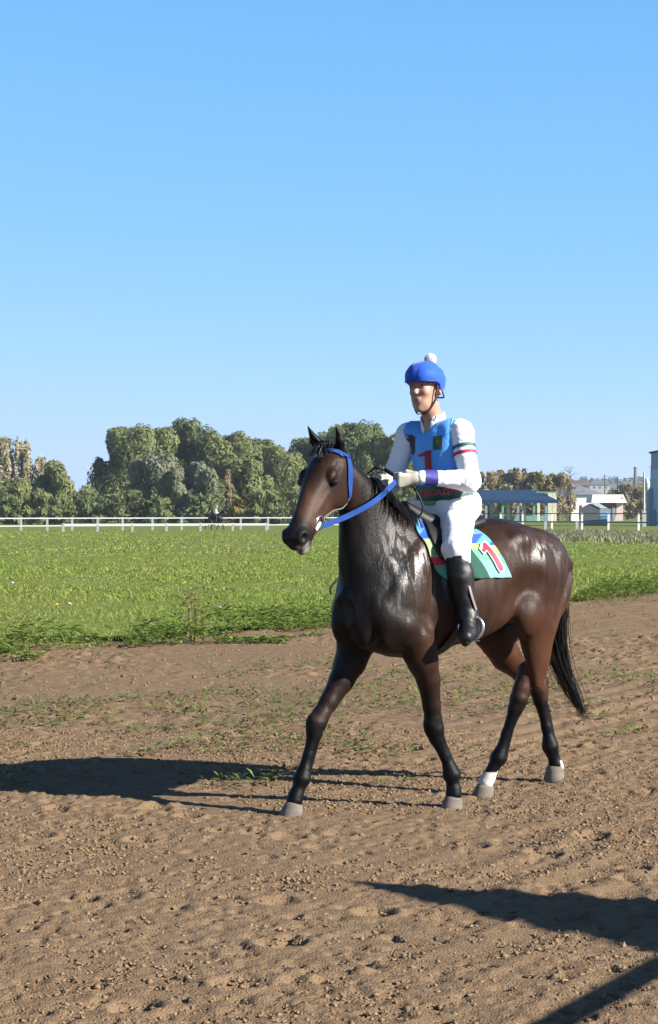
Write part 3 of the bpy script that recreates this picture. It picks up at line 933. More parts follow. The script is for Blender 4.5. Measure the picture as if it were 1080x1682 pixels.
tag(mb.build('water_trough', mat('blue_paint', (.05, .16, .32), .5, var=.1), loc=(0, d, 0)), 'dark blue box standing below the grey shed', 'box')
d = 215.
mb = MB(); mb.prism([(xx(957, d), -.05), (xx(1001, d), -.05), (xx(996, d), .75), (xx(962, d), .62)], 0, 3)
tag(mb.build('concrete_slab', mat('pale_concrete', (.25, .25, .235), .9, var=.1, scale=.8), loc=(0, d, 0)), 'pale concrete ramp lying behind the fence posts', 'ramp')

d = 205.
M_bluewall = mat('pale_blue_wall', (.36, .50, .62), .7, var=.06, scale=.5)
M_upper = mat('grey_blue_wall', (.24, .30, .38), .7, var=.06, scale=.5)
h = empty('blue_building', (0, d, 0)); tag(h, 'tall blue building with flat dark roof at the right picture edge', 'building')
xa = xx(1068, d + 6)
mb = MB(); mb.box(xa, xa + 14, 0, 6, -.1, 6.4); mb.build('wall', M_bluewall, h)
mb = MB(); mb.box(xa + .05, xa + 13.9, .05, 5.9, 6.4, 8.35); mb.build('upper_wall', M_upper, h)
mb = MB(); mb.box(xa - .15, xa + 14.3, -.35, 6.2, 8.35, 8.55); mb.build('roof', M_navy, h)
mb = MB(); mb.box(xx(1061, d + 6), xa - .02, 4.2, 5.8, -.1, 4.3); mb.build('annex', M_upper, h)
mb = MB(); mb.box(xa - .06, xa - .01, 2.2, 3.4, -.1, 1.9); mb.build('door', mat('blue_door', (.03, .16, .42), .5), h)
# pole with dish
h = empty('light_pole', at(1057.5, 198)); tag(h, 'white based slender pole beside the blue building', 'pole')
mb = MB(); mb.tube([(0, 0, -.1), (0, 0, 5.9)], [.13, .09], 8); mb.build('shaft', mat('grey_pole', (.38, .40, .42), .5), h)
mb = MB(); mb.box(-.2, .2, -.15, .15, -.1, 1.7); mb.build('base', M_wpaint, h)
h = empty('satellite_dish', at(1062.5, 203, 4.7)); tag(h, 'round white satellite dish on the wall of the blue building', 'dish')
mb = MB(); V = [(0, -.12, 0)]; F = []
for j, (r0, yy) in enumerate(((.3, -.09), (.62, 0.06), (.78, .2))):
    for k in range(18):
        a = 2 * math.pi * k / 18; V.append((r0 * .45 * math.cos(a), yy, r0 * .95 * math.sin(a)))
for k in range(18): F.append((0, 1 + (k + 1) % 18, 1 + k))
for j in range(2):
    for k in range(18): F.append((1 + j * 18 + k, 1 + j * 18 + (k + 1) % 18, 1 + (j + 1) * 18 + (k + 1) % 18, 1 + (j + 1) * 18 + k))
mb.add(V, F); mb.build('reflector', M_wpaint, h, smooth=True)
mb = MB(); mb.tube([(0, -.1, 0), (.1, -.6, .1)], .03, 5); mb.tube([(0, .1, 0), (.45, .9, -.1)], .05, 5); mb.build('arm', M_zinc, h)
# distant chimney and masts
for u, v, dd_, r, lb, nm in ((1043, 767, 900, .75, 'tall dark factory chimney on the horizon', 'factory_chimney'),):
    mb = MB(); hh = 1.6 + (841 - v) / 3000 * dd_; mb.tube([(0, 0, 0), (0, 0, hh * .97), (0, 0, hh)], [r * 1.2, r, r * 1.1], 10)
    tag(mb.build(nm, mat('dark_brick', (.10, .09, .09), .8, var=.2), loc=at(u, dd_)), lb, 'chimney')
for u, v, dd_, lb in ((1014, 783, 420, 'thin utility pole above the pink white shop'), (993, 779, 560, 'thin utility pole rising behind the house roof'), (1069, 764, 700, 'thin mast next to the roof of the blue building')):
    h = empty('utility_pole', at(u, dd_)); tag(h, lb, 'pole', 'utility poles')
    mb = MB(); hh = 1.6 + (841 - v) / 3000 * dd_; mb.tube([(0, 0, 0), (0, 0, hh)], [.22, .14], 6); mb.build('shaft', M_bark, h)
    mb = MB(); mb.box(-.9, .9, -.08, .08, hh - .7, hh - .55); mb.build('crossarm', M_bark, h)
M_far = (mat('far_wall_cream', (.33, .31, .28), .8), mat('far_wall_rust', (.15, .085, .07), .8), mat('far_roof_grey', (.12, .13, .15), .7))
for u, v, dd_, wd_, mw, lb in ((947, 789, 1000, 13, 1, 'rust coloured far house above the white house roof'), (985, 789, 1250, 14, 0, 'cream far house among the woods on the hill'), (970, 791, 1300, 16, 2, 'grey roofed far house on the hill skyline'), (1012, 795, 1350, 12, 0, 'small cream far house right on the hill')):
    z_ = 1.6 + (841 - v) / 3000 * dd_
    h = empty('hill_house', at(u, dd_)); tag(h, lb, 'house', 'far houses on the hill')
    mb = MB(); mb.box(-wd_ / 2, wd_ / 2, 0, 8, 0, z_ - 3); mb.build('wall', M_far[mw], h)
    mb = MB(); mb.prism([(-wd_ / 2 - .6, z_ - 3), (wd_ / 2 + .6, z_ - 3), (wd_ / 2 - 2, z_), (-wd_ / 2 + 2, z_)], -.6, 8.6); mb.build('roof', M_far[(mw + 2) % 3 if mw == 0 else mw], h)
    for k in (-.28, 0, .28):
        mb = MB(); mb.box(k * wd_ - .7, k * wd_ + .7, -.08, -.01, z_ - 5.6, z_ - 4.2); mb.build('window', M_glass, h)

# ---------------------------------------------------------------- unseen things beside the track, placed right of the picture to throw the foreground shadows
def shadow_to(x, y, z):     # where a thing of height z must stand for its shadow to fall at x, y
    k = z / math.tan(rad(SUN_EL)); a = rad(SUN_AZ)
    return x + k * math.sin(a), y + k * math.cos(a)
def gpx(u, v):
    d_ = 4800 / (v - 841); return ((u - 540) / 3000 * d_, d_)
M_wood = mat('weathered_wood', (.25, .20, .15), .8, var=.2, scale=4, stretch=(1, 1, .2))
a = gpx(1080, 1568); b = gpx(868, 1682)
dv = (np.array(a) - np.array(b)); dv /= np.linalg.norm(dv)
p0 = np.array(shadow_to(*b, 1.1)) - dv * 2.5; p1 = p0 + dv * 5.6
fence('spectator_rail', 'wooden spectator rail beside the track outside the right edge', [tuple(p0 + dv * k) for k in (0, 2.4, 4.8)], 1.1, ((1.08, .045),), M_wood, M_wood, t=.05)
# made-up canopy, never in view: its corner is shaped to throw the wedge shadow
ZC = 2.6
c0 = np.array(shadow_to(*gpx(596, 1449), ZC)); c1 = np.array(shadow_to(*gpx(1080, 1478), ZC)); c2 = np.array(shadow_to(*gpx(1080, 1562), ZC))
e1 = (c1 - c0) / np.linalg.norm(c1 - c0); e2 = (c2 - c0) / np.linalg.norm(c2 - c0)
Q = [c0, c0 + e1 * 3.6, c0 + e1 * 3.6 + e2 * 2.4, c0 + e2 * 3.4]
cp = empty('shadow_canopy', (c0[0], c0[1], 0)); tag(cp, 'unseen canopy on posts added outside the right edge to cast the wedge shadow', 'canopy')
QQ = [q - c0 for q in Q]
V = [(q[0], q[1], ZC) for q in QQ] + [(q[0], q[1], ZC + .05) for q in QQ]
mk('shadow_canopy_sheet', V, [(3, 2, 1, 0), (4, 5, 6, 7), (0, 1, 5, 4), (1, 2, 6, 5), (2, 3, 7, 6), (3, 0, 4, 7)], M_white, cp)
for q in QQ[1:]:
    q2 = q * .94
    mb = MB(); mb.tube([(q2[0], q2[1], -.05), (q2[0], q2[1], ZC)], .035, 8); mb.build('post', M_zinc, cp)

# small plants and litter on the meadow
def spot(u, v): return gpx(u, v)
x, y = spot(318, 1052)
dw = empty('dry_weed', (x, y, 0)); tag(dw, 'tall dry brown weed stalk rising from the meadow edge', 'weed')
mb = MB(); r_ = random.Random(3)
for k in range(7):
    ax, ay = r_.uniform(-.16, .16), r_.uniform(-.12, .12)
    mb.tube([(ax * .2, ay * .2, -.05), (ax * .6, ay * .6, .35), (ax, ay, r_.uniform(.45, .72))], [.008, .006, .003], 5)
mb.build('stem', mat('dry_stalk', (.20, .15, .08), .9), dw)
n = 130; rr = np.random.default_rng(3)
p = leafcards(rr.normal(0, .09, n), rr.normal(0, .07, n), .12 + .55 * rr.random(n), .05 + .06 * rr.random(n), .02 + .02 * rr.random(n), np.array([.19, .16, .07]) * (.6 + .8 * rr.random((n, 1))), rr)
mk('leaves', p[0], p[1], M_grass, dw, colors=p[2])
M_yel = mat('yellow_petals', (.75, .55, .03), .6)
M_stem = mat('green_stem', (.10, .18, .03), .7)
M_paper = mat('white_litter', (.45, .47, .5), .7)
for u, v, lb in ((303, 985, 'yellow flower beside the tall dry weed'), (93, 1030, 'yellow flower near the left meadow edge'), (363, 897, 'yellow flower far out in the meadow')):
    x, y = spot(u, v); h = empty('yellow_flower', (x, y, 0)); tag(h, lb, 'flower', 'yellow meadow flowers')
    mb = MB(); mb.tube([(0, 0, -.03), (.01, 0, .30)], .006, 5); mb.build('stem', M_stem, h)
    mb = MB(); r_ = random.Random(int(u)); F = []; V = []
    for k in range(10):
        a = k * .628; V += [(0, 0, .30), (.045 * math.cos(a - .25), .045 * math.sin(a - .25), .315), (.065 * math.cos(a), .065 * math.sin(a), .32), (.045 * math.cos(a + .25), .045 * math.sin(a + .25), .315)]; F.append((4 * k, 4 * k + 1, 4 * k + 2, 4 * k + 3))
    V += [(x_ * .02, y_ * .02, .325 + .01 * z_) for x_, y_, z_ in ico.tolist()]; F += [tuple(int(i) + 40 for i in f) for f in icf]
    mb.add(V, F); mb.build('petals', M_yel, h)
for u, v, lb in ((20, 968, 'scrap of white litter lying in the grass at the left edge'), (114, 1006, 'scrap of whitish litter left of the dry weed'), (358, 1011, 'scrap of white litter right of the dry weed')):
    x, y = spot(u, v); rr = np.random.default_rng(int(u)); P = ico * np.array([.045, .03, .02]) * (.5 + rr.random((12, 1)))
    tag(mk('litter_scrap', P + np.array([0, 0, .14]), icf, M_paper, loc=(x, y, 0)), lb, 'litter', 'litter scraps')
# ================================================================ THE HORSE  (local frame: x forward, y to its left, z up)
HO = (0.685, 10.151, 0.0)
HR = rad(220)
def horse_frame(o):
    o.location = HO
    o.rotation_euler = (0, 0, HR)
    return o

yw = rad(20)
POLL = np.array([.888, -.012, 1.93])
ha = np.array([.665 * math.cos(yw), .665 * math.sin(yw), -.747])
hn = np.array([.747 * math.cos(yw), .747 * math.sin(yw), .665])
hl = np.array([-math.sin(yw), math.cos(yw), 0])
def HP(s, t, l): return POLL + ha * s + hn * t + hl * l

S = SDF((-1.05, -.46, .03), (1.36, .46, 2.12), .0075)
# trunk
S.tube((0, 0, 0), (1, 0, 0), (0, 0, 1), [
    (-.80, 1.28, 1.12, .09), (-.745, 1.355, 1.08, .165), (-.62, 1.465, 1.02, .24), (-.47, 1.545, .99, .268), (-.32, 1.572, .955, .272),
    (-.14, 1.535, .915, .288), (.06, 1.50, .858, .298), (.22, 1.525, .815, .285), (.36, 1.565, .805, .250), (.50, 1.53, .82, .225),
    (.62, 1.42, .86, .195), (.73, 1.28, .92, .145), (.79, 1.16, .98, .09)], k=.04, sm=.05, pw=2.15)
# neck
S.tube((.45, 0, 1.28), (.51, 0, .86), (.86, 0, -.51), [
    (-.05, .33, -.20, .185), (.10, .32, -.225, .165), (.20, .295, -.215, .140), (.37, .185, -.165, .105), (.48, .135, -.128, .088),
    (.60, .11, -.065, .078), (.72, .10, -.005, .066)], k=.09, sm=.06)
# quarters
for s_ in (1, -1):
    S.el((-.52, .13 * s_, 1.27), (.26, .15, .235), .05)
    S.el((-.66, .112 * s_, 1.17), (.13, .110, .20), .04)
    S.el((-.32, .205 * s_, 1.44), (.07, .055, .05), .06)
    # shoulder blade and upper arm
    S.el((.50, .182 * s_, 1.16), (.32, .072, .14), .018, axis=(-.42, 0, .8))
    S.el((.645, .135 * s_, 1.07), (.10, .080, .11), .05)
    S.el((.54, .185 * s_, .99), (.15, .085, .10), .03, axis=(-.75, 0, -.4))
    S.el((.715, .075 * s_, 1.00), (.075, .075, .12), .035)
    # barrel side, rib spring
    S.el((.05, .17 * s_, 1.14), (.34, .15, .24), .06)
for s_ in (1, -1): S.el((-.27, .30 * s_, 1.13), (.085, .055, .16), .09, op='s', axis=(.5, 0, 1))   # hollow of the flank
# near hind, stepping under the body
S.tube((-.56, .145, 1.28), (.12, .06, -.99), (.99, 0, .12), [(-.05, .22, -.22, .115), (.14, .215, -.20, .115), (.28, .20, -.145, .10), (.38, .145, -.105, .08), (.50, .095, -.09, .062), (.58, .060, -.070, .044), (.68, .020, -.035, .022)], k=.035, sm=.035)
S.chain([((-.47, .125, .70), .055), ((-.425, .122, .60), .046), ((-.408, .12, .545), .049), ((-.39, .108, .49), .040), ((-.35, .075, .345), .027), ((-.322, .058, .245), .033), ((-.311, .05, .212), .045), ((-.285, .037, .160), .031), ((-.26, .025, .105), .036), ((-.245, .017, .075), .043)], .018)
S.rc((-.495, .128, .70), (-.468, .117, .585), .028, .028, .02)          # Achilles tendon and hock point
S.rc((-.468, .117, .585), (-.43, .108, .50), .026, .024, .02)
S.rc((-.385, .085, .42), (-.352, .062, .24), .019, .019, .016)          # back tendon
S.rc((-.335, .052, .215), (-.345, .05, .205), .026, .022, .02)
# far hind, pushing off
S.tube((-.56, -.135, 1.28), (.02, -.06, -.99), (.99, 0, .02), [(-.05, .20, -.20, .11), (.15, .19, -.19, .11), (.30, .165, -.17, .10), (.42, .11, -.16, .085)], k=.035, sm=.04)
S.chain([((-.47, -.155, .90), .115), ((-.57, -.145, .76), .085), ((-.70, -.132, .65), .055), ((-.79, -.122, .58), .046), ((-.815, -.12, .545), .045), ((-.83, -.115, .49), .038), ((-.865, -.10, .33), .027), ((-.88, -.092, .25), .032), ((-.887, -.09, .215), .045), ((-.905, -.086, .165), .031), ((-.925, -.082, .11), .037), ((-.935, -.08, .085), .042)], .022)
S.rc((-.74, -.135, .70), (-.862, -.12, .60), .028, .027, .02)
S.rc((-.862, -.12, .60), (-.868, -.115, .52), .026, .022, .02)
S.rc((-.875, -.11, .45), (-.915, -.093, .24), .018, .019, .016)
S.rc((-.912, -.09, .215), (-.922, -.09, .20), .026, .022, .02)
# near fore
S.el((.425, .175, .90), (.16, .085, .105), .04, axis=(.25, 0, 1))
S.chain([((.44, .175, .93), .095), ((.385, .175, .80), .082), ((.345, .175, .70), .062), ((.318, .172, .56), .047), ((.305, .17, .48), .046), ((.297, .17, .435), .050), ((.282, .172, .38), .039), ((.235, .182, .285), .026), ((.202, .188, .215), .032), ((.188, .19, .178), .045), ((.180, .194, .13), .031), ((.180, .198, .10), .037), ((.182, .2, .075), .044)], .018)
S.rc((.262, .178, .39), (.172, .19, .21), .018, .020, .016)
S.rc((.160, .192, .182), (.152, .192, .172), .026, .02, .018)
S.rc((.33, .172, .46), (.30, .17, .42), .034, .036, .02)
# far fore, reaching out
S.el((.575, -.165, .88), (.16, .082, .10), .04, axis=(-.4, 0, 1))
S.chain([((.54, -.16, .92), .095), ((.61, -.16, .79), .085), ((.675, -.16, .69), .066), ((.765, -.16, .58), .049), ((.82, -.16, .515), .046), ((.845, -.16, .475), .050), ((.862, -.16, .42), .038), ((.903, -.163, .31), .026), ((.93, -.165, .23), .032), ((.943, -.166, .188), .045), ((.962, -.168, .14), .031), ((.98, -.17, .105), .037), ((.99, -.17, .078), .044)], .018)
S.rc((.835, -.162, .42), (.905, -.166, .22), .018, .02, .016)
S.rc((.918, -.166, .188), (.91, -.166, .178), .026, .02, .018)
S.rc((.87, -.16, .49), (.872, -.16, .45), .034, .034, .02)
# head
S.tube(POLL, ha, hn, [(-.03, .015, -.14, .058), (.07, .03, -.20, .100), (.17, .037, -.245, .107), (.255, .03, -.225, .084), (.335, .020, -.178, .068),
                      (.42, .009, -.158, .058), (.50, .006, -.158, .060), (.56, .004, -.145, .060), (.605, -.016, -.12, .047)], k=.03, sm=.022, pw=2.3)
for s_ in (1, -1):
    S.el(HP(.178, -.008, .088 * s_), (.036, .020, .022), .022, axis=ha)       # brow over the eye
    S.el(HP(.185, -.14, .070 * s_), (.085, .030, .075), .025, axis=ha)       # cheek
    S.rc(HP(.27, -.055, .070 * s_), HP(.40, -.06, .052 * s_), .010, .006, .02)   # facial crest
    S.el(HP(.565, -.045, .046 * s_), (.042, .027, .034), .018, axis=ha)      # nostril wing
    S.el(HP(.205, -.032, .120 * s_), (.022, .014, .017), .008, axis=ha, op='s')  # eye socket
    S.el(HP(.580, -.044, .068 * s_), (.025, .020, .020), .008, axis=ha, op='s')  # nostril
    S.rc(HP(.455, -.120, .068 * s_), HP(.60, -.098, .048 * s_), .007, .006, .01, op='s')  # mouth line
    S.el(HP(.10, -.02, .092 * s_), (.035, .012, .018), .02, axis=ha, op='s')   # hollow above the eye
S.el(HP(.55, -.150, 0), (.050, .032, .028), .018, axis=ha)                    # lower lip and chin
S.el(HP(.605, -.075, 0), (.025, .035, .03), .02, axis=ha)
# ears
EARS = (((-.010, -.030, .050), (-.155, -.02, .062)), ((-.010, -.022, -.050), (-.150, .02, -.066)))
for (b_, t_), tip in zip(EARS, ((.908, .075, 2.050), (.985, -.072, 2.058))):
    b = HP(*b_); tip = np.array(tip)
    m1 = b + (tip - b) * .40 + np.array([0, .012 if b_[2] > 0 else -.012, 0])
    S.rc(b, m1, .028, .025, .02); S.rc(m1, tip, .024, .003, .012)
    S.rc(b + (tip - b) * .25 + np.array([.030, .010 * (1 if b_[2] > 0 else 1), .0]), tip + np.array([.016, .004, -.02]), .020, .004, .006, op='s')
# muscle edges: breast crease, triceps, hamstring groove, ribs
S.rc((.83, 0, 1.10), (.80, 0, .90), .030, .030, .035, op='s')
for s_ in (1, -1):
    S.rc((.35, .268 * s_, 1.28), (.40, .268 * s_, 1.0), .018, .018, .055, op='s')
    S.rc((-.72, .232 * s_, 1.26), (-.585, .262 * s_, .98), .020, .020, .05, op='s')
    S.el((-.36, .225 * s_, 1.02), (.09, .06, .11), .05)
Xg, Yg, Zg = np.meshgrid(*S.ax, indexing='ij', sparse=True)
S.D += (.0028 * np.sin(Xg * 2 * math.pi / .075 + Zg * 4) * np.exp(-((Xg + .02) / .16) ** 2 - ((Zg - 1.08) / .13) ** 2) * (np.abs(Yg) > .15)).astype(np.float32)
# hair swirls and small unevenness of the skin
mk_ = np.abs(S.D) < .02
ii_ = np.argwhere(mk_)
PP_ = np.stack([S.ax[q][ii_[:, q]] for q in range(3)], 1)
S.D[mk_] += (.0016 * vnoise(PP_ * np.array([26, 26, 15]), 71) + .0030 * vnoise(PP_ * np.array([11, 11, 6]), 72) * (PP_[:, 2] > .8)).astype(np.float32)
del mk_, ii_, PP_
S.D[:, :, 0] = np.maximum(S.D[:, :, 0], .01)
HV, HF = S.mesh()

# coat colours: bay with black points and white socks, plus painted breast shade
def lerp(a, b, t): return a + (b - a) * t
def sst(x, a, b):
    t = np.clip((x - a) / (b - a), 0, 1); return t * t * (3 - 2 * t)
x, y, z = HV[:, 0].astype(float), HV[:, 1].astype(float), HV[:, 2].astype(float)
nz = fbm(HV * 6, 3, 5)[:, None]
brown = np.array([.0265, .0130, .0082]); red = np.array([.064, .0240, .0115]); dark = np.array([.0046, .0034, .0030]); black = np.array([.0036, .0034, .0037])
c = np.tile(brown, (len(HV), 1))
c = lerp(c, red, (.55 * sst(z, 1.35, .9) * sst(x, .0, -.45))[:, None])
c = lerp(c, red, (.18 * sst(z, 1.10, .85) * sst(x, .1, .4))[:, None])
rel = HV - POLL
hs = rel @ ha; ht = rel @ hn; hw = rel @ hl
inhead = (hs > -.05) & (z > 1.35) & (x > .74) & (ht > -.26)
c = lerp(c, dark, (.92 * sst(x - .25 * (y - .1), .34, .58) * sst(z, .70, .86) * (~inhead))[:, None])  # neck and breast darkened: their shaded side is put into the coat colour
c = lerp(c, dark, (.6 * sst(z, 1.50, 1.58) * (x < .5))[:, None])
leg = np.maximum(sst(z + .04 * nz[:, 0], .62, .47), .6 * sst(z, .90, .60) * (x > 0))
c = lerp(c, black, leg[:, None])
hc = lerp(brown * .9, np.array([.075, .038, .025]), (sst(hs, .22, .36) * sst(hs, .52, .42) * sst(ht, -.22, -.05))[:, None])
hc = lerp(hc, np.array([.012, .010, .010]), sst(hs, .45, .53)[:, None])
hc = lerp(hc, black, (sst(hs, .05, -.02))[:, None])
c[inhead] = hc[inhead]
# pale snip above the lip
sn = (np.exp(-((hs - .60) / .018) ** 2 - ((ht + .082) / .020) ** 2 - ((hw - .018) / .02) ** 2))
c = lerp(c, np.array([.22, .19, .185]), (inhead * sn)[:, None] * .8)
sn2 = inhead * sst(hs, .53, .57) * sst(ht, -.085, -.12) * sst(hw, -.02, .02)
c = lerp(c, np.array([.24, .22, .22]), sn2[:, None] * .75)
ns = np.exp(-((hs - .575) / .022) ** 2 - ((ht + .042) / .022) ** 2) * (np.abs(hw) > .028)
c = lerp(c, np.array([.003, .003, .003]), (inhead * np.clip(ns * 1.6, 0, 1))[:, None])
c = c * (1 + .35 * nz)
# socks
e = .010 * nz[:, 0]
sk = (x > -.36) & (x < -.18) & (y < .12) & (y > -.05) & (z + e < .138)
c[sk] = (.45, .43, .40)
sk = (x > -1.02) & (x < -.925) & (y < -.03) & (z + e < .135) & (z < .6)
c[sk] = (.36, .33, .30)
M_coat = mat('bay_coat', attr='tint', rough=.45, spec=.30, rvar=.14, rscale=8, rstretch=(3.4, 3.4, .42), rlim=(.45, .54), bump=.5, bscale=170, bdist=.005, stretch=(1.4, 1.4, .4), bump2=(16, .30, .009))
horse = mk('horse', HV, HF, M_coat, smooth=True, colors=np.clip(c, .002, 1))
# where the coat is wet with sweat the hair lies in glossy streaks
wet = np.exp(-((x - .45) / .19) ** 2 - ((z - 1.27) / .24) ** 2) + .8 * np.exp(-((x + .42) / .16) ** 2 - ((z - 1.42) / .12) ** 2) + .35 * np.exp(-((x + .62) / .2) ** 2 - ((z - 1.2) / .2) ** 2)
wa = horse.data.attributes.new('wet', 'FLOAT', 'POINT'); wa.data.foreach_set('value', np.clip(wet, 0, 1).astype(np.float32))
nt_ = M_coat.node_tree
pb_ = nt_.nodes['Principled BSDF']; src_ = pb_.inputs['Roughness'].links[0].from_socket
at_ = nt_.nodes.new('ShaderNodeAttribute'); at_.attribute_name = 'wet'
mx_ = nt_.nodes.new('ShaderNodeMix'); mx_.data_type = 'FLOAT'; mx_.inputs[2].default_value = .44
nt_.links.new(at_.outputs['Fac'], mx_.inputs[0]); nt_.links.new(src_, mx_.inputs[3]); nt_.links.new(mx_.outputs[0], pb_.inputs['Roughness'])
mr_ = nt_.nodes.new('ShaderNodeMapRange'); mr_.inputs['To Min'].default_value = .13; mr_.inputs['To Max'].default_value = 1.0
st_ = nt_.nodes.new('ShaderNodeMapRange'); st_.inputs['From Min'].default_value = .59; st_.inputs['From Max'].default_value = .25
mu_ = nt_.nodes.new('ShaderNodeMath'); mu_.operation = 'MULTIPLY'
nt_.links.new(src_, st_.inputs[0]); nt_.links.new(st_.outputs[0], mu_.inputs[0]); nt_.links.new(at_.outputs['Fac'], mu_.inputs[1])
nt_.links.new(mu_.outputs[0], mr_.inputs[0]); nt_.links.new(mr_.outputs[0], pb_.inputs['Specular IOR Level'])
horse_frame(horse)
tag(horse, 'dark bay racehorse with white hind socks walking across the track', 'horse')
HB = bvh_of(HV, HF)

# hooves
M_hoof = mat('hoof_horn', (.12, .100, .082), .85, var=.35, scale=14, stretch=(1, 1, 5), bump=.3, bscale=50, bdist=.003)
def hoof(cx, cy, z0, yaw, pitch, nm='hoof'):
    V = []; F = []
    n = 20
    prof = ((0, .066, .0, 0), (.012, .067, 0, 0), (.070, .053, -.022, .35), (.086, .046, -.028, .5), (.086, .02, -.028, .5))
    for (zz, r, ox, hl_) in prof:
        for k in range(n):
            a = 2 * math.pi * k / n
            rx = r * (1.05 if math.cos(a) > 0 else .88)
            px, py = ox + rx * math.cos(a), r * .93 * math.sin(a)
            zt = zz - (.030 * (zz / .086) * (.5 - .5 * math.cos(a))) if zz > .02 else zz
            V.append((px, py, zt))
    for j in range(len(prof) - 1):
        for k in range(n): F.append((j * n + k, j * n + (k + 1) % n, (j + 1) * n + (k + 1) % n, (j + 1) * n + k))
    F.append(tuple(range(n - 1, -1, -1)))
    F.append(tuple(range((len(prof) - 1) * n, len(prof) * n)))
    R = Matrix.Rotation(yaw, 3, 'Z') @ Matrix.Rotation(pitch, 3, 'Y')
    V = [tuple(R @ Vector(v) + Vector((cx, cy, z0))) for v in V]
    return mk(nm, V, F, M_hoof, horse, smooth=True)
hoof(.200, .2, -.016, .05, .05)
hoof(1.015, -.17, -.012, .0, .0)
hoof(-.222, .013, -.014, -.1, .0)
hoof(-.915, -.08, .022, .1, .32)
# eyes
M_eye = mat('horse_eye', (.012, .007, .005), .06, spec=.6)
def ball(c, r, name, m, parent, sub=2, sc=(1, 1, 1)):
    V = []; F = []; n, k_ = 16, 10
    for i in range(k_ + 1):
        th_ = math.pi * i / k_
        for j in range(n):
            a = 2 * math.pi * j / n
            V.append((c[0] + r * sc[0] * math.sin(th_) * math.cos(a), c[1] + r * sc[1] * math.sin(th_) * math.sin(a), c[2] + r * sc[2] * math.cos(th_)))
    for i in range(k_):
        for j in range(n): F.append((i * n + j, (i + 1) * n + j, (i + 1) * n + (j + 1) % n, i * n + (j + 1) % n))
    return mk(name, V, F, m, parent, smooth=True)
for s_ in (1, -1): ball(HP(.204, -.031, .101 * s_), .0215, 'eye', M_eye, horse)

# hair: strands as narrow ribbons
M_hair = mat('black_hair', (.006, .0055, .006), .40, spec=.5, var=.3, scale=20)
def strands(paths, w0, name, parent, m=M_hair):
    V = []; F = []
    for pth, wd in paths:
        p = np.asarray(pth); n = len(p); o = len(V)
        for i in range(n):
            t = p[min(i + 1, n - 1)] - p[max(i - 1, 0)]
            t /= np.linalg.norm(t) + 1e-9
            s1 = np.cross(t, wd); s1 /= np.linalg.norm(s1) + 1e-9
            s2 = np.cross(t, s1)
            r = w0 * (1 - .75 * i / (n - 1))
            for q in (0, 2.09, 4.19): V.append(p[i] + (s1 * math.cos(q) + s2 * math.sin(q)) * r)
        for i in range(n - 1):
            for q in range(3): F.append((o + i * 3 + q, o + i * 3 + (q + 1) % 3, o + i * 3 + 3 + (q + 1) % 3, o + i * 3 + 3 + q))
    return mk(name, np.array(V), np.array(F), m, parent, smooth=True)
r_ = np.random.default_rng(77)
TP = np.array([(-.765, 0, 1.36), (-.830, -.01, 1.28), (-.850, -.03, 1.10), (-.875, -.05, .90), (-.93, -.05, .70), (-1.03, -.04, .52), (-1.13, -.03, .37)])
P = []
for i in range(640):
    a = r_.normal(size=3); a[2] *= .3
    ln = r_.uniform(.55, 1.0) if i > 60 else r_.uniform(.95, 1.03)
    spread = np.array([.010, .030, .048, .052, .042, .032, .014])[:, None]
    Q = TP + a * spread * .62 + r_.normal(size=(7, 3)) * .006 * np.arange(7)[:, None] / 3
    q = catmull(Q, 4)
    q = q[:max(6, int(len(q) * ln))]
    P.append((q, r_.normal(size=3)))
strands(P, .0042, 'tail', horse)
# mane: short along the crest, hanging on the near side only above the withers
P = []
crest = catmull([(.905, .0, 1.945), (.80, .0, 1.895), (.72, 0, 1.845), (.62, 0, 1.78), (.52, 0, 1.70), (.43, 0, 1.63), (.36, 0, 1.575)], 10)
for i in range(620):
    f = r_.random(); b = crest[int(f * (len(crest) - 1))] + r_.normal(size=3) * .006
    left = f > .52 and r_.random() < .75
    sd = 1 if left else -1
    L_ = r_.uniform(.10, .17) if not left else r_.uniform(.12, .24)
    hit = HB.find_nearest(Vector(b))[0]
    pts = []
    p = np.array(hit) ; dr = np.array([.0, sd * .6, .55])
    vel = dr / np.linalg.norm(dr)
    for k in range(7):
        pts.append(p.copy())
        vel = vel + np.array([-.05 + .1 * r_.random() + (.12 if left else 0), sd * .22, -.42]); vel /= np.linalg.norm(vel)
        p = p + vel * L_ / 6
        co, no, _, _ = HB.find_nearest(Vector(p))
        dv_ = Vector(p) - co
        if dv_.dot(no) < .006: p = np.array(co + no * (.006 + .010 * r_.random()))
    P.append((np.array(pts), r_.normal(size=3)))
strands(P, .0040, 'mane', horse)
P = []
for i in range(130):
    b = HP(-.035 + .02 * r_.random(), -.02 + .02 * r_.random(), r_.normal() * .028)
    tip = HP(.06 + .05 * r_.random(), .050, r_.normal() * .03)
    P.append((catmull([b, (b + tip) / 2 + hn * .035 - ha * .02, tip], 4), r_.normal(size=3)))
strands(P, .0035, 'forelock', horse)

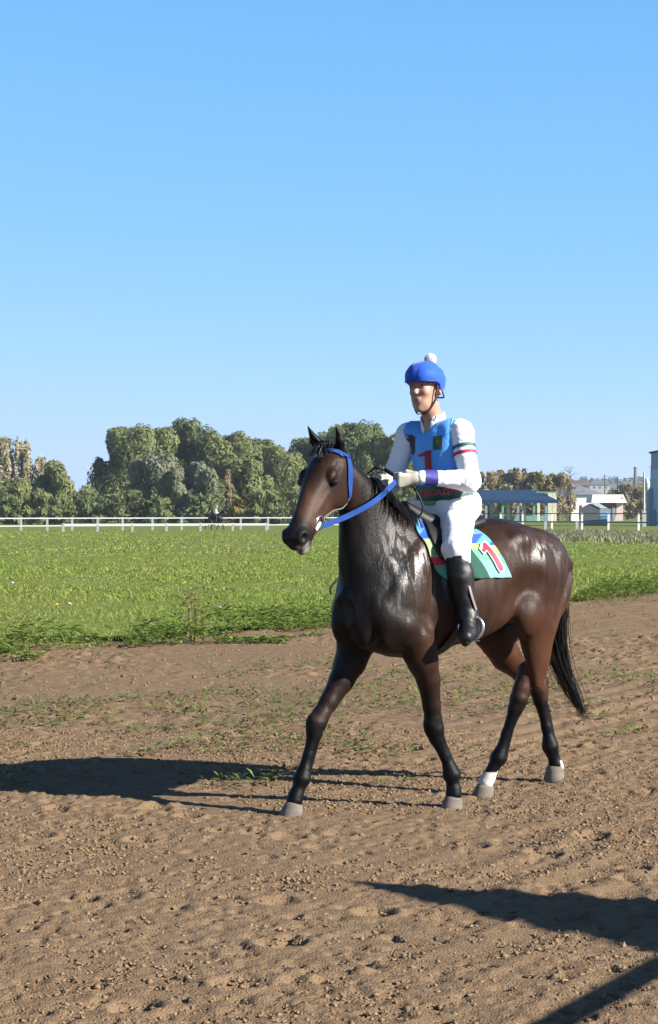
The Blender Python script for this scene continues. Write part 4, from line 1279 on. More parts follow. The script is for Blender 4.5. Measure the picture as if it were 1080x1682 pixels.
# ---------------------------------------------------------------- tack
M_strap = mat('blue_webbing', (.014, .050, .20), .8, spec=.1, var=.12, scale=60, bump=.3, bscale=300, bdist=.001)
M_leather = mat('black_leather', (.007, .007, .008), .55, spec=.35, var=.2, scale=20, bump=.2, bscale=150, bdist=.002)
M_tan = mat('grey_strap', (.16, .13, .12), .6)
M_steel = mat('polished_steel', (.72, .72, .70), .22, metal=1)
M_whiteplastic = mat('white_rubber', (.78, .77, .72), .45)
def ribbon(pts, width, thick, name, m, parent, ups=None, closed=False, snap=None, lift=.004):
    pts = np.array(pts, float); n = len(pts)
    nr = []
    if snap is not None:
        for i in range(n):
            co, no, _, _ = snap.find_nearest(Vector(pts[i]))
            pts[i] = np.array(co + no * lift); nr.append(np.array(no))
    else:
        nr = [np.array(ups, float)] * n if np.ndim(ups) == 1 else list(ups)
    V = []; F = []
    for i in range(n):
        a, b = (pts[(i - 1) % n], pts[(i + 1) % n]) if closed else (pts[max(i - 1, 0)], pts[min(i + 1, n - 1)])
        t = b - a; t /= np.linalg.norm(t) + 1e-9
        s1 = np.cross(t, nr[i]); s1 /= np.linalg.norm(s1) + 1e-9
        u = np.cross(s1, t)
        for (p_, q_) in ((-1, 0), (1, 0), (1, 1), (-1, 1)): V.append(pts[i] + s1 * width / 2 * p_ + u * thick * q_)
    for i in range(n if closed else n - 1):
        j = (i + 1) % n
        for k in range(4): F.append((i * 4 + k, i * 4 + (k + 1) % 4, j * 4 + (k + 1) % 4, j * 4 + k))
    if not closed: F += [(3, 2, 1, 0), tuple(n * 4 - 4 + k for k in range(4))]
    return mk(name, V, F, m, parent, smooth=False)
def ring(c, r, rr, n1, name, m, parent, n=24, k=8, sx=1.0):
    n1 = Vector(n1).normalized(); a = n1.orthogonal().normalized(); b = n1.cross(a)
    V = []; F = []
    for i in range(n):
        q = 2 * math.pi * i / n; d = a * math.cos(q) * sx + b * math.sin(q)
        for j in range(k):
            w_ = 2 * math.pi * j / k; V.append(tuple(Vector(c) + d * (r + rr * math.cos(w_)) + n1 * rr * math.sin(w_)))
    for i in range(n):
        for j in range(k): F.append((i * k + j, i * k + (j + 1) % k, (i + 1) % n * k + (j + 1) % k, (i + 1) % n * k + j))
    return mk(name, V, F, m, parent, smooth=True)
bridle = horse_frame(empty('bridle')); tag(bridle, 'blue webbing bridle with long reins on the bay horse head', 'bridle')
ribbon(catmull([HP(.015, -.06, -.075), HP(.02, -.02, -.072), HP(.03, .03, -.045), HP(.033, .05, 0), HP(.03, .03, .045), HP(.02, -.02, .075), HP(.015, -.06, .078)], 6), .024, .005, 'browband', M_strap, bridle, snap=HB, lift=.008)
ribbon(catmull([HP(.015, -.06, -.08), HP(-.02, -.07, -.05), HP(-.035, -.07, 0), HP(-.02, -.07, .05), HP(.015, -.06, .08)], 6), .026, .005, 'headpiece', M_strap, bridle, snap=HB, lift=.010)
for s_ in (1, -1):
    ribbon(catmull([HP(.015, -.06, .085 * s_), HP(.06, -.10, .10 * s_), HP(.11, -.150, .10 * s_), HP(.165, -.195, .09 * s_)], 6), .034, .005, 'cheekpiece', M_strap, bridle, snap=HB, lift=.005)
    ribbon(catmull([HP(.165, -.195, .08 * s_), HP(.23, -.19, .08 * s_), HP(.31, -.155, .075 * s_), HP(.39, -.118, .06 * s_)], 6), .012, .004, 'cheek_strap', M_tan, bridle, snap=HB, lift=.004)
    bc = HP(.415, -.115, .060 * s_)
    ring(bc, .034, .0055, hl * s_ + ha * .1, 'bit_ring', M_steel, bridle)
ribbon(catmull([HP(.415, -.112, .062), HP(.45, -.105, .055), HP(.475, -.098, .052)], 6), .014, .008, 'bit_guard', M_whiteplastic, bridle, snap=HB, lift=.004)
ribbon(catmull([HP(.43, -.145, .055), HP(.44, -.165, .02), HP(.44, -.165, -.02), HP(.43, -.145, -.055)], 6), .016, .005, 'chin_strap', M_whiteplastic, bridle, snap=HB, lift=.004)
bl, br = HP(.43, -.125, .072), HP(.43, -.125, -.072)
HLh = np.array([.462, .055, 1.772]); HRh = np.array([.475, -.062, 1.762])
ribbon(catmull([bl, bl * .72 + HLh * .28 + np.array([.0, .045, -.012]), bl * .4 + HLh * .6 + np.array([.02, .085, -.012]), HLh], 8), .028, .004, 'rein', M_strap, bridle, ups=(-.2, .9, .35))
nk = catmull([br, br * .7 + HRh * .3 + np.array([0, -.10, -.03]), br * .35 + HRh * .65 + np.array([0, -.09, -.01]), HRh], 8)
ribbon(nk, .024, .004, 'rein', M_strap, bridle, ups=(-.2, -.9, .35))
# slack end of the reins hanging in a loop below the hands
lp = catmull([HLh + np.array([-.02, .01, .0]), (.395, .085, 1.75), (.36, .12, 1.68), (.345, .13, 1.61), (.38, .10, 1.56), (.44, .06, 1.57), (.47, .02, 1.65), (.475, -.03, 1.72), HRh + np.array([-.01, 0, 0])], 6)
mb = MB(); mb.tube(lp, .0055, 6); mb.build('rein_loop', M_leather, bridle, smooth=True)
# breast strap end dangling in front of the chest
mb = MB(); mb.tube(catmull([(.815, -.03, 1.24), (.85, -.04, 1.20), (.845, -.04, 1.165)], 5), [.006] * 10 + [.010], 6); mb.build('martingale_end', M_leather, bridle, smooth=True)

# saddle cloth wrapped over the back
AX = 1.22
def over(xv, phi, lift):         # point on the horse at angle phi from the top (left positive)
    d = Vector((0, math.sin(phi), math.cos(phi)))
    hit = HB.ray_cast(Vector((xv, 0, AX)) + d * .9, -d)
    p = hit[0] if hit[0] is not None else Vector((xv, 0, AX)) + d * .3
    return p + d * lift
nu, nv = 110, 130
V = []; C = []
cyan = np.array([.14, .34, .34]); lblue = np.array([.08, .26, .46]); blue = np.array([.015, .06, .30]); yellow = np.array([.33, .36, .11]); green = np.array([.10, .34, .20]); dgreen = np.array([.008, .06, .04])
for j in range(nv):
    ph = rad(-86 + 172 * j / (nv - 1)); ap = abs(math.degrees(ph))
    xf = np.interp(ap, [0, 30, 60, 88], [.40, .415, .395, .305]); xr = np.interp(ap, [0, 30, 60, 76, 86], [-.05, -.065, -.10, -.13, -.15])
    for i in range(nu):
        q = i / (nu - 1); xv = xf + (xr - xf) * q
        phx = ph * (1 + .0 * q)
        bot = sst(ap, 60, 86)
        wave = .006 * math.sin(q * 9 + ap * .05) * bot + .014 * max(0, math.sin(q * 17 + 1.0)) * sst(ap, 76, 86) + .012
        V.append(over(xv, phx, wave))
        k = ap + 5 * math.sin(q * 4.2)
        if k < 30: cc = blue if (q * 6 + ap * .06) % 2 < .8 else lblue
        elif k < 47: cc = lblue if (q * 5 + ap * .09) % 2.0 < 1.1 else blue
        elif k < 56: cc = yellow
        elif k < 68: cc = green
        else: cc = cyan if q > .3 else green
        if q < .16 and 60 < ap < 70: cc = np.array([.62, .03, .07])
        if q < .14 and 40 < ap < 60: cc = lerp(yellow, green, .4)
        if .2 < q < .62 and ap > 50: cc = dgreen
        C.append(cc)
F = [(j * nu + i, j * nu + i + 1, (j + 1) * nu + i + 1, (j + 1) * nu + i) for j in range(nv - 1) for i in range(nu - 1)]
M_cloth = mat('printed_cloth', attr='tint', rough=.75, spec=.2, sheen=.2, var=.06, scale=40, bump=.3, bscale=30, bdist=.004)
cloth = mk('saddle_cloth', [tuple(v) for v in V], F, M_cloth, smooth=True, colors=np.array(C))
md = cloth.modifiers.new('thick', 'SOLIDIFY'); md.thickness = .006; md.offset = 1
horse_frame(cloth); tag(cloth, 'blue, yellow and green saddle cloth with red number one under the saddle', 'saddle cloth')
CB = bvh_of(np.array([tuple(v) for v in V]), F)
M_red = mat('red_print', (.38, .010, .035), .6)
M_wprint = mat('white_print', (.55, .55, .55), .6)
def decal(polys, org, u, v, nrm, bvh, name, m, parent, lift=.004, step=.012):
    # print on cloth: polygons in (u,v) metres, cut into a grid and laid on the surface
    org, u, v, nrm = Vector(org), Vector(u).normalized(), Vector(v).normalized(), Vector(nrm).normalized()
    import bmesh
    bm = bmesh.new()
    for poly in polys:
        vs = [bm.verts.new((p[0], p[1], 0)) for p in poly]
        bm.faces.new(vs)
    xs_ = [p[0] for q in polys for p in q]; ys_ = [p[1] for q in polys for p in q]
    for ax_, lo_, hi_ in ((0, min(xs_), max(xs_)), (1, min(ys_), max(ys_))):
        k = lo_ + step
        while k < hi_:
            pc = (k, 0, 0) if ax_ == 0 else (0, k, 0); pn = (1, 0, 0) if ax_ == 0 else (0, 1, 0)
            bmesh.ops.bisect_plane(bm, geom=bm.verts[:] + bm.edges[:] + bm.faces[:], plane_co=pc, plane_no=pn)
            k += step
    for vt in bm.verts:
        p = org + u * vt.co.x + v * vt.co.y
        hit = bvh.ray_cast(p + nrm * .25, -nrm, .5)
        if hit[0] is None:
            co, no, _, _ = bvh.find_nearest(p)
            vt.co = co + nrm * lift
        else: vt.co = hit[0] + nrm * lift
    me = bpy.data.meshes.new(name); bm.to_mesh(me); bm.free(); me.materials.append(m)
    o = bpy.data.objects.new(name, me); col.objects.link(o); o.parent = parent
    return o
ONE = [[(-.018, -.10), (.020, -.10), (.020, .10), (-.006, .10), (-.018, .088)], [(-.056, .048), (-.018, .056), (-.018, .088), (-.038, .074), (-.060, .072)]]
ONEW = [[(-.026, -.108), (.034, -.108), (.034, .108), (-.026, .108)], [(-.066, .038), (-.026, .046), (-.026, .10), (-.066, .082)]]
nn_ = Vector((0, .93, .36)); uu = Vector((-.93, -.12, .32)); vv = nn_.cross(uu)
if vv.z < 0: vv = -vv
oc = over(-.035, rad(64), .0)
ONEW = [[(a_ * .92, b_ * .9) for a_, b_ in q] for q in ONEW]; ONE_ = [[(a_ * .92, b_ * .9) for a_, b_ in q] for q in ONE]
decal(ONEW, oc, uu, vv, nn_, CB, 'number_outline', M_wprint, cloth, .010)
decal(ONE_, oc, uu, vv, nn_, CB, 'number', M_red, cloth, .0125)

# saddle
saddle = horse_frame(empty('saddle')); tag(saddle, 'small black leather racing saddle with steel stirrups under the jockey', 'saddle')
Sd = SDF((-.2, -.38, 1.30), (.50, .38, 1.75), .008)
Sd.tube((0, 0, 0), (1, 0, 0), (0, 0, 1), [(-.14, 1.60, 1.50, .13), (-.06, 1.585, 1.48, .15), (.08, 1.575, 1.45, .14), (.22, 1.60, 1.45, .12), (.32, 1.645, 1.50, .085), (.37, 1.665, 1.55, .05)], k=.03, sm=.03)
sv, sf = Sd.mesh(); mk('seat', sv, sf, M_leather, saddle, smooth=True)
for s_ in (1, -1):
    V = []; n1, n2 = 14, 12
    for j in range(n2):
        ph = rad(18 + 62 * j / (n2 - 1)) * s_; q = j / (n2 - 1)
        xf = .325 + .045 * math.sin(q * 2.6) - .10 * q ** 3; xr = .10 + .05 * q + .05 * q ** 3
        for i in range(n1):
            V.append(tuple(over(xf + (xr - xf) * i / (n1 - 1), ph, .028)))
    o = mk('flap', V, [(j * n1 + i, j * n1 + i + 1, (j + 1) * n1 + i + 1, (j + 1) * n1 + i) for j in range(n2 - 1) for i in range(n1 - 1)], M_leather, saddle, smooth=True)
    md = o.modifiers.new('thick', 'SOLIDIFY'); md.thickness = .008; md.offset = 1
def inside_out(xv, phi, lift):
    d = Vector((0, math.sin(phi), math.cos(phi)))
    hit = HB.ray_cast(Vector((xv, 0, AX)), d)
    return hit[0] + d * lift
G = [tuple(inside_out(.20 - .02 * math.cos(rad(a)), rad(a), .006)) for a in range(60, 301, 6)]
GN = [np.array((0, math.sin(rad(a)), math.cos(rad(a)))) for a in range(60, 301, 6)]
ribbon(G, .075, .006, 'girth', M_leather, saddle, ups=GN)
for s_ in (1, -1):
    ribbon(catmull([(.22, .315 * s_, 1.36), (.255, .395 * s_, 1.20), (.215, .405 * s_, 1.08)], 6), .014, .004, 'stirrup_leather', M_tan if s_ > 0 else M_leather, saddle, ups=(0, s_, 0))
    st_ = ring((.222, .375 * s_, .985), .066, .0085, (.80, .60 * s_, .10), 'stirrup', M_steel, saddle, sx=1.0)
    mb = MB(); mb.box(.195, .25, min(.335 * s_, .415 * s_), max(.335 * s_, .415 * s_), .912, .920); mb.build('tread', M_leather, st_)
# ================================================================ THE JOCKEY (same local frame as the horse)
J = dict(pel=(.055, 0, 1.685), nb=(.150, 0, 2.085), Ls=(.088, .156, 2.038), Rs=(.178, -.160, 2.030), Le=(.105, .248, 1.772), Re=(.215, -.270, 1.765),
         Lw=(.362, .135, 1.785), Rw=(.385, -.125, 1.775), Lh=(.055, .100, 1.615), Rh=(.065, -.100, 1.615), Lk=(.275, .315, 1.405), Rk=(.285, -.315, 1.405),
         La=(.222, .350, 1.045), Ra=(.235, -.350, 1.045))
J = {k: np.array(v) for k, v in J.items()}
def torso(S, o=0, k=.05):
    S.tube((.055, 0, 1.66), (.20, 0, 1.0), (1, 0, -.2), [(-.05, .105 + o, -.115 - o, .160 + o), (.06, .100 + o, -.102 - o, .146 + o), (.16, .100 + o, -.096 - o, .140 + o), (.27, .112 + o, -.104 - o, .156 + o), (.35, .100 + o, -.104 - o, .158 + o), (.415, .065 + o, -.085 - o, .125 + o), (.45, .04 + o, -.06 - o, .07 + o)], k=k, sm=.025, pw=2.3)
def shoulders(S, o=0, k=.05):
    S.el(J['Ls'], (.068 + o, .068 + o, .065 + o), k); S.el(J['Rs'], (.068 + o, .068 + o, .065 + o), k)
def arm(S, s, o=0, k=.02):
    a, b, c = J[s + 's'], J[s + 'e'], J[s + 'w']
    S.rc(a, b, .054 + o, .042 + o, k); S.rc(b, c, .043 + o, .029 + o * .6, k)
def leg(S, s, o=0, k=.03):
    a, b, c = J[s + 'h'], J[s + 'k'], J[s + 'a']
    S.rc(a, b, .088 + o, .062 + o, .04); S.rc(b, b + (c - b) * .4, .060 + o, .056 + o, k); S.rc(b + (c - b) * .4, c, .056 + o, .038 + o, k)
def foot(S, s, o=0):
    c = J[s + 'a']; sg = 1 if s == 'L' else -1
    S.rc(c, c + (-.03, -.005 * sg, -.075), .038 + o, .034 + o, .02)
    S.rc(c + (-.035, -.005 * sg, -.080), c + (.095, .085 * sg, -.100), .034 + o, .027 + o, .02)
    S.rc(c, c + (.055, .045 * sg, -.078), .036 + o, .032 + o, .03)
def hand(S, s, o=0):
    sg = 1 if s == 'L' else -1
    wr = J[s + 'w']; hp = (HLh if s == 'L' else HRh)
    f = hp - wr; f /= np.linalg.norm(f)
    up = np.array([0, 0, 1.]); inn = np.cross(f, up) * sg * 1.0       # towards the middle
    inn = inn / np.linalg.norm(inn)
    if inn[1] * sg > 0: inn = -inn
    kn = hp - f * .012 - inn * .012
    S.rc(wr, wr + f * .03, .028 + o, .030 + o, .015)
    for zo in (.018, -.006, -.028): S.rc(wr + f * .025, kn + up * zo, .026 + o, .016 + o, .012)
    for i, (zo, L_) in enumerate(((.030, .92), (.010, 1.0), (-.010, .95), (-.029, .78))):
        a = kn + up * zo; b = a + (f * .62 + inn * .5) * .040 * L_; c = b + (inn * .85 - f * .45) * .028 * L_; d = c + (-f * .95 - inn * .15) * .022 * L_
        S.rc(a, b, .0105 + o, .0098 + o, .004); S.rc(b, c, .0098 + o, .0092 + o, .004); S.rc(c, d, .0092 + o, .0085 + o, .004)
    t0 = wr + f * .035 + up * .022 + inn * .012; t1 = t0 + f * .040 + up * .016 + inn * .010; t2 = t1 + f * .028 + inn * .016 - up * .006
    S.rc(t0, t1, .0135 + o, .0115 + o, .01); S.rc(t1, t2, .0115 + o, .0095 + o, .005)
HD = np.array([.203, 0, 2.274])      # middle of the head
hyaw = rad(15); hx = np.array([math.cos(hyaw), math.sin(hyaw), 0]); hy_ = np.array([-math.sin(hyaw), math.cos(hyaw), 0])   # head turned a little to the left
def hd(x, y, z): return HD + hx * x + hy_ * y + np.array([0, 0, z])
B = SDF((-.14, -.46, .90), (.58, .46, 2.42), .0065)
torso(B); shoulders(B)
for s in 'LR': arm(B, s); leg(B, s); foot(B, s); hand(B, s)
B.rc((.138, 0, 2.07), (.175, 0, 2.19), .056, .053, .03)
B.el(hd(-.015, 0, .035), (.098, .075, .085), .02, axis=hx)
B.el(hd(.030, 0, -.030), (.062, .058, .092), .03, axis=hx)
B.el(hd(.038, 0, -.088), (.046, .045, .038), .03, axis=hx)
B.el(hd(.068, 0, -.112), (.020, .020, .014), .02, axis=hx)          # chin
B.rc(hd(.088, 0, .012), hd(.112, 0, -.024), .008, .0110, .014)  # nose
for s in (1, -1):
    B.el(hd(.107, .010 * s, -.027), (.010, .009, .008), .008, axis=hx)
    B.el(hd(.062, .036 * s, -.020), (.024, .022, .020), .02, axis=hx)   # cheekbone
    B.el(hd(.092, .031 * s, .012), (.018, .020, .0135), .008, axis=hx, op='s')  # eye socket
    B.el(hd(.076, .031 * s, .012), (.0135, .014, .0125), .006, axis=hx)
    B.el(hd(.084, .030 * s, .032), (.014, .026, .010), .014, axis=hx)   # brow
    B.el(hd(-.025, .078 * s, -.005), (.018, .010, .031), .01, axis=hx)  # ear
    B.el(hd(-.018, .088 * s, -.004), (.009, .006, .018), .006, axis=hx, op='s')
B.el(hd(.091, 0, -.056), (.012, .023, .0065), .008, axis=hx); B.el(hd(.089, 0, -.069), (.012, .020, .0065), .008, axis=hx)
B.rc(hd(.104, .022, -.062), hd(.104, -.022, -.062), .0035, .0035, .004, op='s')
bv, bf = B.mesh()
p = bv - HD
p = np.stack([p @ hx, p @ hy_, p[:, 2]], 1)
skin = np.tile(np.array([.36, .205, .15]), (len(bv), 1)) * (1 + .10 * fbm(bv * 40, 2, 3))[:, None]
lip = np.exp(-((p[:, 0] - .095) / .02) ** 2 - (p[:, 1] / .022) ** 2 - ((p[:, 2] + .062) / .011) ** 2)
skin = lerp(skin, np.array([.20, .065, .055]), (lip * .8)[:, None])
rosy = np.exp(-((p[:, 0] - .075) / .03) ** 2 - ((np.abs(p[:, 1]) - .04) / .018) ** 2 - ((p[:, 2] + .025) / .022) ** 2)
skin = lerp(skin, np.array([.30, .13, .095]), (rosy * .5)[:, None])
brow = (np.exp(-((p[:, 2] - .032 - .0 * p[:, 1]) / .0065) ** 2) * (np.abs(p[:, 1]) > .012) * (np.abs(p[:, 1]) < .052) * (p[:, 0] > .055))
skin = lerp(skin, np.array([.05, .03, .02]), (brow * .8)[:, None])
lash = np.exp(-((p[:, 2] - .0165) / .005) ** 2 - ((np.abs(p[:, 1]) - .032) / .013) ** 2) * (p[:, 0] > .06)
skin = lerp(skin, np.array([.05, .03, .025]), np.clip(lash * 1.2, 0, 1)[:, None])
hair = (p[:, 0] < .015) & (p[:, 2] > -.03) & (p[:, 2] < .12) & (np.abs(p[:, 1]) < .0765) & (p[:, 0] > -.14) & ((p[:, 2] > .01) | (p[:, 0] < -.045))
skin[hair] = np.array([.03, .018, .012])
M_skin = mat('skin', attr='tint', rough=.5, spec=.4, bump=.15, bscale=200, bdist=.002)
person = mk('person', bv, bf, M_skin, smooth=True, colors=np.clip(skin, .01, 1))
horse_frame(person)
tag(person, 'jockey in blue vest, blue cap and white breeches riding the bay horse', 'person')
for s in (1, -1): 
    ball(hd(.0775, .031 * s, .0125), .0118, 'eye', mat('eye_white', (.36, .35, .34), .15), person)
    ball(hd(.0865, .032 * s, .0125), .0052, 'iris', mat('eye_iris', (.05, .035, .03), .1), person)

M_vest = mat('blue_satin', (.075, .29, .72), .6, spec=.4, var=.08, scale=5, sheen=.15, bump=.4, bscale=20, bdist=.010, bump2=(8, .5, .030))
M_shirt = mat('white_cotton', (.70, .70, .73), .75, spec=.2, sheen=.1, bump=.5, bscale=24, bdist=.012, bump2=(9, .5, .030))
M_breech = mat('white_breeches', (.70, .70, .72), .7, spec=.25, bump=.4, bscale=20, bdist=.010, bump2=(8, .45, .030))
M_boot = mat('boot_leather', (.004, .004, .005), .5, spec=.5, bump=.25, bscale=26, bdist=.006)
M_glove = mat('pale_glove', (.42, .40, .33), .75, bump=.3, bscale=60, bdist=.003)
# vest
Vt = SDF((-.12, -.30, 1.66), (.34, .30, 2.16), .0065)
torso(Vt, .017, .04); 
Vt.el(J['Ls'] + np.array([.008, -.040, .012]), (.080, .055, .068), .04); Vt.el(J['Rs'] + np.array([-.006, .040, .012]), (.080, .055, .068), .04)
Vt.half((.05, 0, 1.735), (-.30, 0, -1))
Vt.el((.215, .0, 2.135), (.085, .060, .105), .015, op='s')
Vt.rc((.10, 0, 2.13), (.19, 0, 2.17), .068, .075, .01, op='s')
Vt.folds(.010, 9, 4, (1, 1, .6))
vv_, vf_ = Vt.mesh()
vest = mk('vest', vv_, vf_, M_vest, person, smooth=True); VB = bvh_of(vv_, vf_)
# shirt: both sleeves and the collar
Sh = SDF((-.12, -.42, 1.68), (.46, .42, 2.22), .0065)
for s in 'LR':
    arm(Sh, s, .013); Sh.el(J[s + 's'] + np.array([0, .002 if s == 'L' else -.002, -.008]), (.070, .064, .070), .03)
    e_ = J[s + 'e']; Sh.el(e_ + np.array([.012, .0, -.008]), (.060, .055, .060), .03)
    w_ = J[s + 'w']
Sh.folds(.0050, 19, 8, (1.0, 1.0, 2.4))
Sh.tube((.134, 0, 2.055), (.26, 0, 1), (1, 0, -.26), [(-.03, .085, -.085, .085), (.04, .070, -.072, .072), (.085, .066, -.072, .070)], k=.01, sm=.01)
Sh.rc((.13, 0, 2.05), (.19, 0, 2.22), .060, .062, .004, op='s')
Sh.rc((.22, .012, 2.03), (.235, .010, 2.17), .026, .050, .004, op='s')
d_ = J['Lw'] - J['Le']; 
shv, shf = Sh.mesh()
shirt = mk('shirt', shv, shf, M_shirt, person, smooth=True); SB = bvh_of(shv, shf)
# waistband
Wb = SDF((-.14, -.24, 1.60), (.26, .24, 1.82), .006)
torso(Wb, .026, .03)
Wb.half((.05, 0, 1.772), (.22, 0, 1)); Wb.half((.05, 0, 1.662), (-.22, 0, -1))
Wb.folds(.004, 14, 3, (.6, .6, 2.2))
wv, wf = Wb.mesh()
zz = wv[:, 2] + .22 * (wv[:, 0] - .05); bl_ = sst(fbm(wv * np.array([5, 5, 16]), 2, 9), -.1, .25)
cw = lerp(np.tile(np.array([.012, .085, .055]), (len(wv), 1)), np.array([.05, .21, .19]), (bl_ * .55)[:, None])
cw = lerp(cw, np.array([.15, .36, .27]), (sst(zz, 1.695, 1.687) * .8)[:, None])
cw = lerp(cw, np.array([.012, .014, .018]), (sst(zz, 1.704, 1.700) * sst(zz, 1.688, 1.693) * .85)[:, None])
M_band = mat('green_band', attr='tint', rough=.6)
band = mk('waistband', wv, wf, M_band, person, smooth=True, colors=cw); WBv = bvh_of(wv, wf)
# breeches
Br = SDF((-.16, -.44, 1.24), (.42, .44, 1.74), .0065)
torso(Br, .012, .03)
for s in 'LR':
    a, b, c = J[s + 'h'], J[s + 'k'], J[s + 'a']
    Br.rc(a, b, .108, .072, .05); Br.rc(b, b + (c - b) * .5, .069, .058, .03)
    Br.rc(a + np.array([-.04, 0, .03]), a + np.array([.02, 0, .04]), .105, .10, .04)
Br.half((.05, 0, 1.69), (.22, 0, 1)); Br.half((.25, 0, 1.325), (0, 0, -1))
Br.folds(.010, 10, 12, (1.2, 1.0, 1.2))
brv, brf = Br.mesh(); mk('breeches', brv, brf, M_breech, person, smooth=True)
# boots
for s in 'LR':
    sg = 1 if s == 'L' else -1
    Bo = SDF((.06, (.22 if s == 'L' else -.50), .89), (.46, (.50 if s == 'L' else -.22), 1.42), .006)
    a, b, c = J[s + 'h'], J[s + 'k'], J[s + 'a']
    Bo.rc(b, b + (c - b) * .4, .070, .066, .03); Bo.rc(b + (c - b) * .4, c, .066, .050, .03)
    foot(Bo, s, .010)
    Bo.half((.27, 0, 1.372), (-.12, 0, 1)); Bo.folds(.005, 16, 6)
    v_, f_ = Bo.mesh(); boot = mk('boot', v_, f_, M_boot, person, smooth=True)
    mb = MB(); q = c + np.array([.055, .022 * sg, -.128])
    mb.tube([q + (-.105, -.035 * sg, .006), q + (-.05, -.01 * sg, .008), q + (.02, .035 * sg, -.004), q + (.055, .075 * sg, .000)], [.016, .024, .026, .016], 8); mb.build('sole', M_boot, boot, smooth=True)
    Gl = SDF((.30, -.22, 1.66), (.58, .22, 1.88), .004)
    hand(Gl, s, .0022)
    Gl.half(J[s + 'w'] + np.array([-.005, 0, 0]), J[s + 'e'] - J[s + 'w'])
    v_, f_ = Gl.mesh(); mk('glove', v_, f_, M_glove, person, smooth=True)
# bands on the near arm
def sleeve_band(a, b, f0, f1, rr, name, m, parent):
    d = b - a; L_ = np.linalg.norm(d); d = d / L_
    u = np.cross(d, (0, 0, 1.)) if abs(d[2]) < .9 else np.cross(d, (1., 0, 0)); u /= np.linalg.norm(u); v = np.cross(d, u)
    V = []; n = 40; F = []
    fs = np.linspace(f0, f1, 5)
    for f in fs:
        c = a + d * L_ * f
        for k in range(n):
            q = 2 * math.pi * k / n; dr = u * math.cos(q) + v * math.sin(q)
            hit = SB.ray_cast(Vector(c + dr * rr), Vector(-dr), rr)
            V.append(tuple((hit[0] if hit[0] is not None else Vector(c + dr * .055)) + Vector(dr) * .0045))
    for j in range(4):
        for k in range(n): F.append((j * n + k, j * n + (k + 1) % n, (j + 1) * n + (k + 1) % n, (j + 1) * n + k))
    return mk(name, V, F, m, parent, smooth=True)
M_green = mat('green_tape', (.010, .10, .08), .6); M_redt = mat('red_tape', (.36, .012, .07), .6); M_violet = mat('violet_band', (.035, .032, .23), .55, bump=.3, bscale=40, bdist=.003)
sleeve_band(J['Ls'], J['Le'], .30, .365, .14, 'green_stripe', M_green, shirt)
sleeve_band(J['Ls'], J['Le'], .44, .50, .14, 'red_stripe', M_redt, shirt)
sleeve_band(J['Le'], J['Lw'], .70, .93, .10, 'wristband', M_violet, shirt)
# prints on the vest
vn = Vector((.80, .58, .05)).normalized(); vu = Vector((0, 0, 1)).cross(vn).normalized(); vz = vn.cross(vu)
oc = Vector((.215, .035, 1.872))
V1 = [[(x_ * 1.05, y_ * .62) for x_, y_ in q] for q in ONE]
decal(V1, oc, vu, vz, vn, VB, 'number', mat('crimson_print', (.22, .004, .02), .6), vest, .004)
r2 = random.Random(8)
blob = []
for k in range(22):
    a = 2 * math.pi * k / 22; r = (.046 if k % 2 else .028) * r2.uniform(.75, 1.2)
    blob.append((r * math.cos(a) * .85, r * math.sin(a) * 1.5))
vn2 = Vector((.90, -.25, .25)).normalized(); vu2 = Vector((0, 0, 1)).cross(vn2).normalized(); vz2 = vn2.cross(vu2)
blob = [(-.010, -.060), (.004, -.058), (.006, -.036), (.018, -.052), (.028, -.046), (.020, -.026), (.024, -.006), (.040, -.010), (.042, .002), (.024, .010), (.020, .022), (.036, .030), (.034, .042), (.018, .036),
        (.014, .050), (.022, .064), (.006, .060), (-.004, .070), (-.012, .056), (-.026, .060), (-.020, .044), (-.030, .034), (-.018, .026), (-.034, .010), (-.022, .006), (-.036, -.018), (-.020, -.016), (-.032, -.044), (-.016, -.036)]
blob = [(-a_ * .85, b_ * .85) for a_, b_ in blob][::-1]
decal([blob], Vector((.235, -.085, 1.968)), vu2, vz2, vn2, VB, 'emblem', mat('maroon_print', (.035, .006, .015), .6), vest, .004)
vn3 = Vector((.75, .60, .25)).normalized(); vu3 = Vector((0, 0, 1)).cross(vn3).normalized(); vz3 = vn3.cross(vu3)
SH_ = [(-.026, .038), (.026, .038), (.026, -.038), (-.026, -.038)]
bd_ = decal([SH_], Vector((.205, .100, 1.975)), vu3, vz3, vn3, VB, 'badge', mat('green_badge', (.02, .06, .03), .6), vest, .004)
ri = random.Random(2); bl2 = [((.016 if k % 2 else .010) * math.cos(k * .524) * .8, (.016 if k % 2 else .010) * math.sin(k * .524) * 1.3) for k in range(12)]
decal([bl2], Vector((.205, .100, 1.975)), vu3, vz3, vn3, VB, 'badge_device', mat('gold_print', (.10, .09, .025), .6), bd_, .006)
# pale stripes at the near shoulder seam
M_cyanp = mat('pale_cyan_print', (.16, .42, .50), .6)
for k_, dx_ in enumerate((.0, .030)):
    decal([[(-.006, -.055), (.007, -.060), (.009, .050), (-.004, .055)]], Vector((.13 - dx_, .135 + dx_ * .4, 2.055)), Vector((-.6, .8, 0)), Vector((-.2, -.1, 1)), Vector((.55, .55, .62)), VB, 'shoulder_stripe', M_cyanp, vest, .004)
